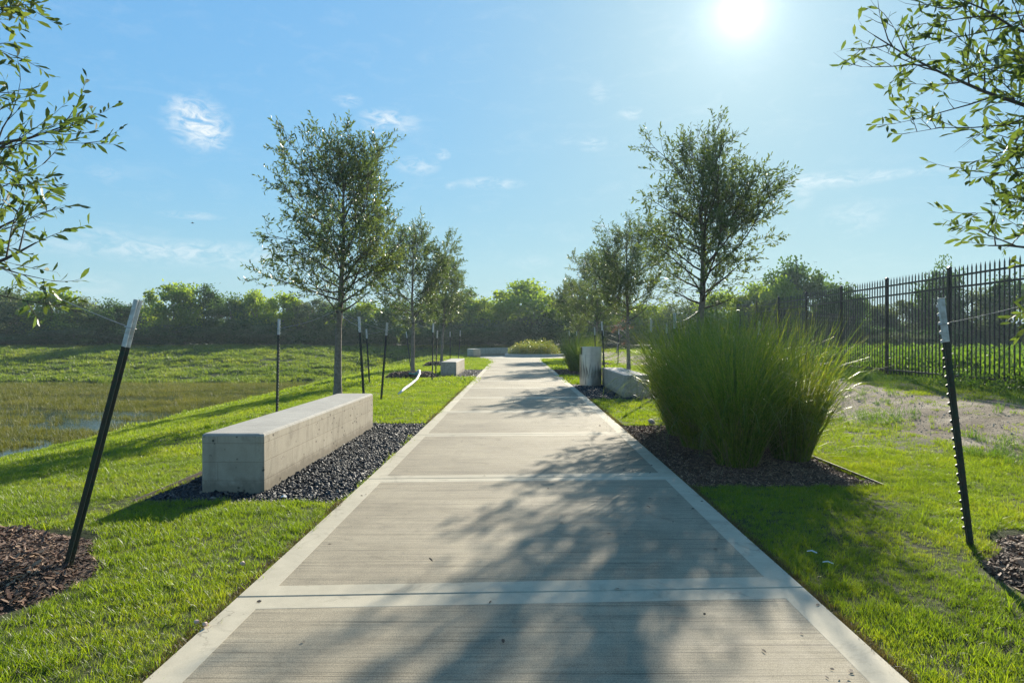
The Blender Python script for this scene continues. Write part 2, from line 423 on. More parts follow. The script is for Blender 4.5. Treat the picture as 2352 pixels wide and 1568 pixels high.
path = empty('path'); tag(path, kind='structure')
joints = [-2.15, .58, 3.30] + [3.30 + 2.775 * k for k in range(1, 15)]
def slab(y0, y1, k):
    g = .004; tilt = .13
    mb = MB()
    def pt(s, yy, z, ins=0.0):      # s=-1 left, 1 right
        yv = yy + (tilt if s > 0 else 0)
        h = float(hwl(yv)) if s < 0 else float(hwr(yv))
        return (float(cpath(yv)) + s * (h - ins), yv, z)
    def ring(z, e, ins):   # outline inset
        return [pt(-1, y0 + g + e, z, ins), pt(1, y0 + g + e, z, ins), pt(1, y1 - g - e, z, ins), pt(-1, y1 - g - e, z, ins)]
    ch = .006
    A = ring(-.12, 0, 0); B = ring(-ch, 0, 0); C = ring(0, ch, ch); D = ring(0, .143, .148); E = ring(-.0008, .1438, .1488)
    V = A + B + C + D + E
    F_ = []; M = []
    for a, b_, m in ((0, 4, 0), (4, 8, 0), (8, 12, 0), (12, 16, 0)):
        for i in range(4): F_.append((a + i, a + (i + 1) % 4, b_ + (i + 1) % 4, b_ + i)); M.append(m)
    F_.append((16, 17, 18, 19)); M.append(1)
    o = link('concrete_slab', mesh_py('concrete_slab', V, F_, mi=M), [m_border, m_broom], path)
    return o
for k in range(len(joints) - 1): slab(joints[k], joints[k + 1], k)
# round plaza at the path's end
n = 72; pv = MB(); yj = joints[-1]
pts = []
for i in range(n):
    a = 2 * math.pi * i / n; pts.append((PC[0] + PR * math.cos(a), PC[1] + PR * math.sin(a)))
pts = [(x, max(y, yj + .15)) for x, y in pts]
V = [(x, y, .0) for x, y in pts] + [(x, y, -.12) for x, y in pts]
pv.addf(V, [tuple(range(n))] + [(i, n + i, n + (i + 1) % n, (i + 1) % n) for i in range(n)])
pl = pv.build('plaza_slab', m_border, path)

# ------------------------------------------------------------------ benches
def bevel_prism(outline_lo, outline_top):
    pass
def bench(x0, x1, y0, y1, h, label, rz=0.0):
    cx, cy = (x0 + x1) / 2, (y0 + y1) / 2; hx, hy = (x1 - x0) / 2, (y1 - y0) / 2; c = .022
    root = empty('concrete_bench', (cx, cy, -.085), rz); tag(root, label, 'bench', 'long concrete block benches beside the path')
    def oct_(z, ins, cc):
        a, b = hx - ins, hy - ins
        return [(-a + cc, -b, z), (a - cc, -b, z), (a, -b + cc, z), (a, b - cc, z), (a - cc, b, z), (-a + cc, b, z), (-a, b - cc, z), (-a, -b + cc, z)]
    H = h + .085
    rings = [oct_(0, 0, c)]
    nseg = 1
    rings += [oct_(H - c, 0, c)]
    V = [v for r in rings for v in r]; Fc = [(i, (i + 1) % 8, 8 + (i + 1) % 8, 8 + i) for i in range(8)]
    b = link('bench_body', mesh_py('bench_body', V, Fc), m_wall, root)
    V = oct_(H - c, 0, c) + oct_(H - c * .3, c * .3, c) + oct_(H, c, c)
    Fc = [(i, (i + 1) % 8, 8 + (i + 1) % 8, 8 + i) for i in range(8)] + [(8 + i, 8 + (i + 1) % 8, 16 + (i + 1) % 8, 16 + i) for i in range(8)] + [tuple(16 + i for i in range(8))]
    link('bench_top', mesh_py('bench_top', V, Fc), m_top, root)
    return root
bench(-2.55, -2.03, 5.66, 9.82, .46, 'long pale concrete bench on black gravel nearest the camera, left of the path', R(-.9))
bench(-2.40, -1.87, 22.9, 26.9, .46, 'short looking concrete bench in the distance, left of the path past the mulch mound')
bench(2.43, 2.98, 14.7, 18.6, .46, 'concrete bench on the right of the path, touching the steel litter bin', R(-.5))

# curved seat wall round the plaza
def arc_wall(cx, cy, r0, r1, a0, a1, z0, z1, n, name, mat, ch=.03):
    mb = MB(); V = []; Fc = []
    for i in range(n + 1):
        a = R(a0 + (a1 - a0) * i / n); c, s = math.cos(a), math.sin(a)
        for (r, z) in ((r1, z0), (r1, z1 - ch), (r1 - ch, z1), (r0 + ch, z1), (r0, z1 - ch), (r0, z0)): V.append((cx + r * c, cy + r * s, z))
    for i in range(n):
        for k in range(5): a = i * 6 + k; Fc.append((a, a + 6, a + 7, a + 1))
    Fc.append((0, 1, 2, 3, 4, 5)); Fc.append(tuple(n * 6 + k for k in (5, 4, 3, 2, 1, 0)))
    return link(name, mesh_py(name, V, Fc), mat)
sw = arc_wall(PC[0], PC[1], 3.75, 4.28, 208, 60, -.1, .55, 48, 'curved_seat_wall', m_wall)
tag(sw, 'low curved concrete seat wall round the far plaza, behind the planter', 'wall')
# round planter with curb and shrubs
PCX, PCY, PRR = 1.55, 47.3, 2.05
cb = arc_wall(PCX, PCY, PRR - .16, PRR, 0, 360, -.02, .19, 56, 'planter_curb', m_curb, .015)
tag(cb, 'low round concrete curb of the planter at the end of the path', 'curb')
m_mulchbase = mat_plain('mulch_base', (.045, .026, .017), .95, col2=(.02, .012, .008), nscale=40, bump=1, bscale=90)
MB().tube([(PCX, PCY, -.02), (PCX, PCY, .12)], PRR - .165, 40).build('planter_soil', m_mulchbase)['kind'] = 'structure'

# ------------------------------------------------------------------ scatter helper (geometry nodes, for stuff only)
def scatter(name, pts, rot, scl, sources, mats=None):
    pts = np.asarray(pts, np.float32); N = len(pts)
    me = bpy.data.meshes.new(name); me.vertices.add(N); me.vertices.foreach_set('co', pts.ravel())
    a = me.attributes.new('rot', 'FLOAT_VECTOR', 'POINT'); a.data.foreach_set('vector', np.asarray(rot, np.float32).ravel())
    a = me.attributes.new('scl', 'FLOAT_VECTOR', 'POINT')
    s = np.asarray(scl, np.float32); s = np.repeat(s[:, None], 3, 1) if s.ndim == 1 else s
    a.data.foreach_set('vector', s.ravel())
    a = me.attributes.new('pick', 'INT', 'POINT'); a.data.foreach_set('value', rng.integers(0, len(sources), N).astype(np.int32))
    me.update()
    ng = bpy.data.node_groups.new('scatter', 'GeometryNodeTree')
    ng.interface.new_socket('Geometry', in_out='INPUT', socket_type='NodeSocketGeometry')
    ng.interface.new_socket('Geometry', in_out='OUTPUT', socket_type='NodeSocketGeometry')
    gi = ng.nodes.new('NodeGroupInput'); go = ng.nodes.new('NodeGroupOutput')
    iop = ng.nodes.new('GeometryNodeInstanceOnPoints'); jn = ng.nodes.new('GeometryNodeJoinGeometry')
    for sobj in sources:
        oi = ng.nodes.new('GeometryNodeObjectInfo'); oi.inputs['Object'].default_value = sobj; oi.inputs['As Instance'].default_value = True
        ng.links.new(oi.outputs['Geometry'], jn.inputs[0])
    def attr(nm, ty):
        q = ng.nodes.new('GeometryNodeInputNamedAttribute'); q.data_type = ty; q.inputs['Name'].default_value = nm; return q.outputs['Attribute']
    er = ng.nodes.new('FunctionNodeEulerToRotation'); ng.links.new(attr('rot', 'FLOAT_VECTOR'), er.inputs[0])
    ng.links.new(gi.outputs[0], iop.inputs['Points']); ng.links.new(jn.outputs[0], iop.inputs['Instance'])
    iop.inputs['Pick Instance'].default_value = True
    ng.links.new(attr('pick', 'INT'), iop.inputs['Instance Index'])
    ng.links.new(er.outputs[0], iop.inputs['Rotation']); ng.links.new(attr('scl', 'FLOAT_VECTOR'), iop.inputs['Scale'])
    ng.links.new(iop.outputs[0], go.inputs[0])
    o = bpy.data.objects.new(name, me); COL.objects.link(o)
    md = o.modifiers.new('scatter', 'NODES'); md.node_group = ng
    return o

def src(name, me, mat):
    me.materials.append(mat); return bpy.data.objects.new(name, me)     # kept out of the scene: only instanced

def blades(n, rad, lmin, lmax, w, lean, seed, seg=2, spread=1.0, curl=.6, wtip=.55):
    """grass blades as tapering ribbons; returns V,F(quads; last quad narrow)"""
    r = np.random.default_rng(seed)
    a = r.uniform(0, 2 * np.pi, n); q = np.sqrt(r.uniform(0, 1, n)) * rad
    bx, by = q * np.cos(a), q * np.sin(a)
    az = a * spread + r.uniform(0, 2 * np.pi, n) * (1 - spread) if spread < 1 else a + r.normal(0, .8, n)
    if spread <= 0: az = r.uniform(0, 2 * np.pi, n)
    L = r.uniform(lmin, lmax, n); th0 = np.abs(r.normal(0, lean, n)); k = r.uniform(.2, 1, n) * curl
    wa = az + np.pi / 2 + r.normal(0, .5, n); W2 = w * r.uniform(.6, 1.2, n) / 2
    pos = np.stack([bx, by, np.zeros(n)], 1); rows = []
    for s in range(seg + 1):
        f = s / seg
        ww = W2 * (1 if f < .01 else (1 - (1 - wtip) * f) if f < .99 else .12)
        off = np.stack([np.cos(wa) * ww, np.sin(wa) * ww, np.zeros(n)], 1)
        rows += [pos - off, pos + off]
        th = th0 + k * (f + .5 / seg)
        st = L / seg
        pos = pos + np.stack([np.sin(th) * np.cos(az) * st, np.sin(th) * np.sin(az) * st, np.cos(th) * st], 1)
    V = np.stack(rows, 1).reshape(-1, 3); per = 2 * (seg + 1)
    base = np.arange(n)[:, None] * per
    Fc = np.concatenate([base + np.array([2 * s, 2 * s + 1, 2 * s + 3, 2 * s + 2]) for s in range(seg)], 0)
    return V, Fc

# ------------------------------------------------------------------ lawn
m_lawn = mat_leaf('lawn_grass', [(.072, .125, .010), (.122, .188, .013), (.188, .230, .020)], (2.25, 2.05, .8), .55, .022, .45, 1.1, dry=(.30, .24, .10), dryp=.68)
m_levee = mat_leaf('levee_grass', [(.045, .085, .010), (.095, .145, .014), (.175, .200, .028)], (2.2, 2.1, .8), .5, .02, .5, .5, dry=(.16, .13, .06), dryp=.62)
m_weed = mat_leaf('water_weed', [(.065, .080, .014), (.110, .122, .020), (.17, .165, .035)], (1.7, 1.6, .8), .4, .02, .5, .6, dry=(.16, .14, .07), dryp=.66)
near_t = [src('tuft', mesh_np('tuft', *blades(18, .035, .018, .042, .0032, .5, 10 + i, 2, .2, .9)), m_lawn) for i in range(6)]
near_t += [src('tuft', mesh_np('tuft', *blades(12, .04, .03, .058, .0030, .45, 30 + i, 3, .2, 1.1)), m_lawn) for i in range(2)]
mid_t = [src('tuft', mesh_np('tuft', *blades(36, .085, .022, .05, .006, .5, 50 + i, 2, .2, .8)), m_lawn) for i in range(5)]
far_t = [src('tuft', mesh_np('tuft', *blades(50, .22, .03, .065, .016, .55, 70 + i, 2, .2, .8)), m_lawn) for i in range(5)]
lev_t = [src('tuft', mesh_np('tuft', *blades(60, .3, .06, .17, .03, .7, 90 + i, 2, .4, .9)), m_levee) for i in range(5)]
wat_t = [src('tuft', mesh_np('tuft', *blades(26, .14, .06, .26, .010, .35, 110 + i, 2, .3, .6)), m_weed) for i in range(5)]

def cull(x, y, m=1.5): return (np.abs(x) < .80 * y + m + .6) & (y > 1.2)
def lawn_ok(x, y, e=0.0):
    u = x - cpath(y)
    ok = ~on_path(u, y, -.012 + e) & ~((u > 0) & on_path(u, y, .03))
    for r in GRAVEL + MULCH: ok &= ~in_rect(u, y, r, -.01)
    for (cx, cy, rr) in RINGS:
        if rr > 0:
            an = np.arctan2(y - cy, x - cx)
            ok &= np.hypot(x - cx, y - cy) > rr * (1 + .10 * np.sin(3 * an + cx) + .05 * np.sin(7 * an)) - .02
    return ok
def track_m(x, y):    # 1 on bare dirt
    w = (vnoise(x * 1.1 + 3, y * .55, 11) + vnoise(x * 3, y * 1.6, 12) * .5 - .75) * 1.3
    return np.clip(1.35 - np.abs(x - 6.35 + w), 0, 1)

def lawn_points(xr, yr, dens, cond):
    N = int((xr[1] - xr[0]) * (yr[1] - yr[0]) * dens)
    x = rng.uniform(*xr, N); y = rng.uniform(*yr, N)
    k = cull(x, y) & lawn_ok(x, y)
    h = height(x, y); k &= h > WATER + .02
    k &= rng.uniform(0, 1, N) < np.clip((vnoise(x * 4.3, y * 4.3, 91) * .6 + vnoise(x * 11, y * 11, 92) * .4 - .20) * 5.5, .5, 1)
    k &= rng.uniform(0, 1, N) > np.clip(track_m(x, y) * 2.2, 0, .93)
    k &= cond(x, y)
    return x[k], y[k]
def lawn(name, xr, yr, dens, cond, srcs, s0=.75, s1=1.25):
    x, y = lawn_points(xr, yr, dens, cond); z = height(x, y)
    n = len(x); patch = vnoise(x * 1.7, y * 1.7, 21) * .5 + vnoise(x * 6, y * 6, 22) * .5
    s = rng.uniform(s0, s1, n) * (.40 + 1.0 * patch)
    rot = np.stack([rng.normal(0, .12, n), rng.normal(0, .12, n), rng.uniform(0, 6.28, n)], 1)
    o = scatter(name, np.stack([x, y, z - .003], 1), rot, s, srcs); tag(o, kind='stuff')
    return o, n
L1 = lambda x, y: (y < 7.5) & (x > -7.5) & (x < 6)
L2 = lambda x, y: (y < 18) & ~L1(x, y)
L3 = lambda x, y: (y >= 18)
o, n1 = lawn('lawn_grass', (-7.5, 6), (1.3, 7.5), 1350, L1, near_t)
tag(o, 'short bright green lawn blades either side of the path in the foreground', 'grass')
o, n2 = lawn('lawn_grass', (-13, 15), (1.5, 18), 190, L2, mid_t)
tag(o, 'sunlit mown lawn in the middle distance along the path and down to the pond', 'grass')
o, n3 = lawn('lawn_grass', (-13, 12), (18, 52), 42, L3, far_t, .8, 1.4)
tag(o, 'far stretch of sunlit lawn towards the plaza', 'grass')
# thatch: brown dead blades where the turf meets the path
m_thatch = mat_leaf('thatch', [(.07, .05, .02), (.13, .10, .04), (.10, .12, .03)], (1.4, 1.3, .9), .35, .02, .5, 6.0)
th_t = [src('tuft', mesh_np('tuft', *blades(14, .022, .012, .032, .0026, .9, 130 + i, 2, 0, .9)), m_thatch) for i in range(4)]
N = 15000; y = 1.3 + 24 * rng.uniform(0, 1, N) ** 1.5; sd = np.where(rng.uniform(0, 1, N) < .5, -1, 1); off = np.abs(rng.normal(0, .028, N)) - .004
u = sd * (HW + off); k = np.ones(N, bool)
for r in GRAVEL + MULCH: k &= ~in_rect(u, y, r, .02)
u, y, off = u[k], y[k], off[k]; x = u + cpath(y); n = len(x)
tag(scatter('thatch', np.stack([x, y, height(x, y) + .004], 1), np.stack([rng.normal(0, .3, n), rng.normal(0, .3, n), rng.uniform(0, 6.28, n)], 1), rng.uniform(.6, 1.4, n), th_t), 'brown dead grass along both edges of the path', 'grass', kind='stuff')
wd_t = [src('tuft', mesh_np('tuft', *blades(22, .03, .05, .11, .0045, .55, 150 + i, 3, .4, 1.2)), m_lawn) for i in range(3)]
N = 1500; x = rng.uniform(-9, 6, N); y = 1.8 + 13 * rng.uniform(0, 1, N) ** 1.4; k = lawn_ok(x, y, .03) & cull(x, y) & (vnoise(x * 1.3, y * 1.3, 95) > .5); x, y = x[k], y[k]; n = len(x)
tag(scatter('tall_grass', np.stack([x, y, height(x, y)], 1), np.stack([rng.normal(0, .15, n), rng.normal(0, .15, n), rng.uniform(0, 6.28, n)], 1), rng.uniform(.5, 1.1, n), wd_t), 'taller stray grass tufts missed by the mower in the lawn', 'grass', kind='stuff')

# levee
N = 40000; x = rng.uniform(-48, 10, N); y = rng.uniform(33, 57, N); h = height(x, y)
k = (h > WATER - .02) & cull(x, y, 4) & ((y > 50) | (x < -4.5)) & ~((x > -13) & (y < 38))
k &= np.hypot(x - PC[0], y - PC[1]) > PR + .6
k &= rng.uniform(0, 1, N) < .10 + 1.5 * np.clip(vnoise(x * .5, y * 1.3, 31) * .6 + vnoise(x * 1.6, y * 3.2, 32) * .6 - .22, 0, 1)
x, y, h = x[k], y[k], h[k]; n = len(x)
o = scatter('levee_grass', np.stack([x, y, h - .02], 1), np.stack([rng.normal(0, .1, n), rng.normal(0, .1, n), rng.uniform(0, 6.28, n)], 1), rng.uniform(.6, 1.6, n) * (.6 + .7 * vnoise(x * .6, y * 1.5, 33)), lev_t)
tag(o, 'rough tufted grass on the far bank across the pond', 'grass', kind='stuff')
# pond weed
N = 60000; x = rng.uniform(-36, -9.5, N); y = rng.uniform(9, 37, N); h = height(x, y)
k = (h < WATER + .03) & cull(x, y, 3)
nn = vnoise(x * .5, y * 1.2, 41) * .6 + vnoise(x * 2, y * 3, 42) * .4
k &= ~(np.abs(y - 20.8 - .12 * (x + 12)) < .02 + .3 * vnoise(x * .6, y * .3, 43))
k &= ~((x > -12.0) & (y < 18.8) & (nn < .5))
k &= nn > .40
k &= rng.uniform(0, 1, N) < np.clip(1.35 - y / 40, .5, 1) * np.clip((nn - .36) * 7, .1, 1)
x, y = x[k], y[k]; n = len(x)
o = scatter('water_weed', np.stack([x, y, np.full(n, WATER - .03)], 1), np.stack([np.zeros(n), np.zeros(n), rng.uniform(0, 6.28, n)], 1), rng.uniform(.35, 1.0, n), wat_t)
tag(o, 'olive green weed standing in the shallow pond', 'water plants', kind='stuff')
print('pond weed', n)

# ------------------------------------------------------------------ gravel and mulch
def pebble(seed, sx=1, sy=1, sz=.6):
    r = np.random.default_rng(seed); V = []; ph = (1 + 5 ** .5) / 2
    for a, b_ in ((1, ph), (-1, ph), (1, -ph), (-1, -ph)): V += [(0, a, b_), (a, b_, 0), (b_, 0, a)]
    V = np.array(V, float); V /= np.linalg.norm(V[0]); V *= r.uniform(.75, 1.2, (12, 1)); V *= (sx, sy, sz)
    import bmesh
    bm = bmesh.new(); [bm.verts.new(v) for v in V]; bmesh.ops.convex_hull(bm, input=bm.verts)
    me = bpy.data.meshes.new('pebble'); bm.to_mesh(me); bm.free()
    return me
m_gravel, t, out = newmat('black_gravel')
p = t.add('ShaderNodeBsdfPrincipled'); t.l.new(p.outputs[0], out.inputs[0]); p.inputs['Roughness'].default_value = .6; p.inputs['Specular IOR Level'].default_value = .22
rnd = t.add('ShaderNodeObjectInfo').outputs['Random']
t.l.new(t.ramp(rnd, [(0, (.010, .011, .014)), (.8, (.030, .032, .038)), (.95, (.06, .058, .055)), (.99, (.20, .17, .14))], 'LINEAR'), p.inputs['Base Color'])
m_gbase = mat_plain('gravel_base', (.02, .02, .022), .8, col2=(.008, .008, .01), nscale=60, bump=1, bscale=80)
peb = [src('pebble', pebble(200 + i, 1, .75, .55), m_gravel) for i in range(6)]
m_chip, t, out = newmat('bark_chip')
p = t.add('ShaderNodeBsdfPrincipled'); t.l.new(p.outputs[0], out.inputs[0]); p.inputs['Roughness'].default_value = .75
rnd = t.add('ShaderNodeObjectInfo').outputs['Random']
t.l.new(t.ramp(rnd, [(0, (.045, .020, .011)), (.5, (.125, .058, .032)), (.85, (.22, .125, .072)), (1, (.42, .28, .17))]), p.inputs['Base Color'])
def chip(seed):
    r = np.random.default_rng(seed); L = r.uniform(.8, 1.6); w = r.uniform(.18, .4); mb = MB(); h = .1
    V = [(-L, -w * .3, 0), (-L * .6, w, h * .3), (L * .5, w * .8, h), (L, 0, h * 1.4), (L * .7, -w, h), (-L * .5, -w, 0)]
    return mesh_py('chip', V + [(a, b_, c - .12) for a, b_, c in V], [(0, 5, 4, 3, 2, 1), (6, 7, 8, 9, 10, 11)] + [(i, (i + 1) % 6, 6 + (i + 1) % 6, 6 + i) for i in range(6)])
chips = [src('chip', chip(300 + i), m_chip) for i in range(6)]

def bed_floor(r, name, mat, z=-.055):
    mb = MB(); yy = np.linspace(r[2] + .007, r[3] - .007, 12)
    V = [(float(cpath(y) + (r[0] if s < 0 else r[1]) - s * .007), float(y), z) for y in yy for s in (-1, 1)]
    mb.addf(V, [(2 * i, 2 * i + 1, 2 * i + 3, 2 * i + 2) for i in range(11)])
    tag(mb.build(name, mat), kind='structure')
def bed_fill(name, r, dens, sz, srcs, label, cat, amp=.012, mound=0.0, exc=None):
    N = int((r[1] - r[0]) * (r[3] - r[2]) * dens)
    u = rng.uniform(r[0] + .015, r[1] - .015, N); y = rng.uniform(r[2] + .015, r[3] - .015, N)
    if exc is not None: k = exc(u + cpath(y), y); u, y = u[k], y[k]; N = len(u)
    e = np.minimum(np.minimum(u - r[0], r[1] - u), np.minimum(y - r[2], r[3] - y))
    z = -.046 + vnoise(u * 4, y * 4, 51) * amp + rng.uniform(0, sz * .8, N) + mound * sst(e / .5)
    s = sz * np.exp(rng.normal(0, .28, N))
    rot = np.stack([rng.uniform(-.7, .7, N), rng.uniform(-.7, .7, N), rng.uniform(0, 6.28, N)], 1)
    tag(scatter(name, np.stack([u + cpath(y), y, z], 1), rot, s, srcs), label, cat, kind='stuff')
def nb(x0, x1, y0, y1): return lambda x, y: ~((x > x0) & (x < x1) & (y > y0) & (y < y1))
bx = [nb(-2.53, -2.05, 5.7, 9.8), nb(-2.38, -1.9, 22.95, 26.85), nb(2.45, 2.95, 14.75, 18.55)]
gl_lab = ['black gravel bed round the nearest concrete bench', 'black gravel bed round the distant bench on the left', 'dark gravel under the litter bin and the bench on the right']
for r, d, s, e, lb in zip(GRAVEL, (2100, 900, 1300), (.0165, .024, .020), bx, gl_lab):
    bed_floor(r, 'gravel_bed', m_gbase); bed_fill('gravel', r, d, s, peb, lb, 'gravel', exc=e)
ml_lab = ['dark bark mulch under the big ornamental grass clump', 'dark bark mulch under the distant ornamental grass']
for r, d, s, lb in zip(MULCH, (4600, 900), (.0135, .03), ml_lab):
    bed_floor(r, 'mulch_bed', m_mulchbase); bed_fill('mulch', r, d, s, chips, lb, 'mulch', .03, .03)

ring_lab = ['reddish brown mulch round the tree outside the left edge', 'mulch in a hollow at the right edge beside the near post', 'raised mulch mound round the second tree on the left with the white pipe', 'mulch mound round the third tree on the left', '', 'mulch round a far tree right of the litter bin', 'mulch round the second tree on the right', 'mulch round the large tree on the right behind the grass', 'mulch round the small bare young tree far right']
ring_mound = [.14, .10, .20, .22, 0, .12, .08, .08, .12]
for (cx, cy, rr), lb, mh in zip(RINGS, ring_lab, ring_mound):
    if rr <= 0: continue
    def mz(dd): return -.075 + mh * sst((1 - dd) * 2.2) + (-.02) * 0
    mb = MB(); nr, na = 8, 28; V = [(cx, cy, mz(0) + .0)]; Fc = []
    for i in range(1, nr + 1):
        for j in range(na):
            a = 2 * math.pi * j / na; q = rr * i / nr * 1.04; x_, y_ = cx + q * math.cos(a), cy + q * math.sin(a)
            V.append((x_, y_, float(mz(i / nr)) + float(vnoise(x_ * 5, y_ * 5, 61)) * .03 - .01))
    for j in range(na): Fc.append((0, 1 + j, 1 + (j + 1) % na))
    for i in range(nr - 1):
        for j in range(na): a = 1 + i * na; Fc.append((a + j, a + na + j, a + na + (j + 1) % na, a + (j + 1) % na))
    mb.addf(V, Fc); tag(mb.build('mulch_mound', m_mulchbase, smooth=True), kind='structure')
    dens = 5200 if cy < 6 else 900; sz = .0135 if cy < 6 else .030
    N = int(math.pi * rr * rr * dens); q = np.sqrt(rng.uniform(0, 1, N)); a = rng.uniform(0, 6.283, N)
    x = cx + q * rr * 1.03 * np.cos(a); y = cy + q * rr * 1.03 * np.sin(a)
    z = mz(q) + vnoise(x * 5, y * 5, 61) * .03 - .01 + rng.uniform(-.005, .02, N)
    o = scatter('mulch', np.stack([x, y, z], 1), np.stack([rng.uniform(-.6, .6, N), rng.uniform(-.6, .6, N), rng.uniform(0, 6.28, N)], 1), sz * np.exp(rng.normal(0, .35, N)), chips)
    tag(o, lb, 'mulch', kind='stuff')

# steel edging
m_edge = mat_plain('steel_edging', (.07, .055, .042), .7, .1, col2=(.045, .03, .022), nscale=20)
def edging(x0, y0, x1, y1, label):
    mb = MB(); d = Vector((x1 - x0, y1 - y0)); nrm = Vector((-d.y, d.x)).normalized() * .004
    V = [(x0 + nrm.x, y0 + nrm.y), (x0 - nrm.x, y0 - nrm.y), (x1 - nrm.x, y1 - nrm.y), (x1 + nrm.x, y1 + nrm.y)]
    mb.addf([(a, b_, -.1) for a, b_ in V] + [(a, b_, .002) for a, b_ in V], [(0, 1, 2, 3), (4, 5, 6, 7), (0, 4, 5, 1), (1, 5, 6, 2), (2, 6, 7, 3), (3, 7, 4, 0)])
    tag(mb.build('edging_strip', m_edge), label, 'edging')
edging(float(cpath(5.3)) - 3.03, 5.29, float(cpath(10.2)) - 3.03, 10.26, 'thin steel edging strip along the left side of the near gravel bed')
edging(float(cpath(5.8)) + 3.08, 5.85, float(cpath(9.9)) + 3.08, 9.98, 'thin steel edging strip along the right side of the mulch bed')

# ------------------------------------------------------------------ trees
m_bark = mat_plain('grey_bark', (.27, .215, .165), .9, col2=(.15, .115, .085), nscale=18, bump=.9, bscale=55)
m_twig = mat_plain('twig_bark', (.10, .08, .062), .9, col2=(.06, .045, .035), nscale=20)
m_oak = mat_leaf('oak_leaf', [(.050, .078, .030), (.078, .112, .038), (.125, .150, .050)], (1.9, 1.9, .9), .42, .06, .38, .9, dry=(.16, .11, .03), dryp=.74)
m_oakn = mat_leaf('near_oak_leaf', [(.042, .072, .026), (.062, .098, .032), (.095, .125, .042)], (2.1, 2.0, .8), .50, .025, .36, 1.5, dry=(.18, .12, .03), dryp=.76)
m_tie = mat_plain('black_tie', (.02, .02, .02), .6)

def unit(v): return v / np.maximum(np.linalg.norm(v, axis=-1, keepdims=True), 1e-9)

def leaves_mesh(P, D, N_, L, Wd):
    """P base, D direction, N_ normal-ish -> 6-gon leaves"""
    D = unit(D); S = unit(np.cross(D, N_)); N2 = np.cross(S, D)
    L = L[:, None]; Wd = Wd[:, None]
    pts = [P, P + D * L * .32 + S * Wd * .8 + N2 * L * .03, P + D * L * .68 + S * Wd * .9 + N2 * L * .03,
           P + D * L * 1.0 - N2 * L * .06, P + D * L * .68 - S * Wd * .9 + N2 * L * .03, P + D * L * .32 - S * Wd * .8 + N2 * L * .03]
    V = np.stack(pts, 1).reshape(-1, 3); n = len(P)
    return V, np.arange(n * 6).reshape(n, 6)

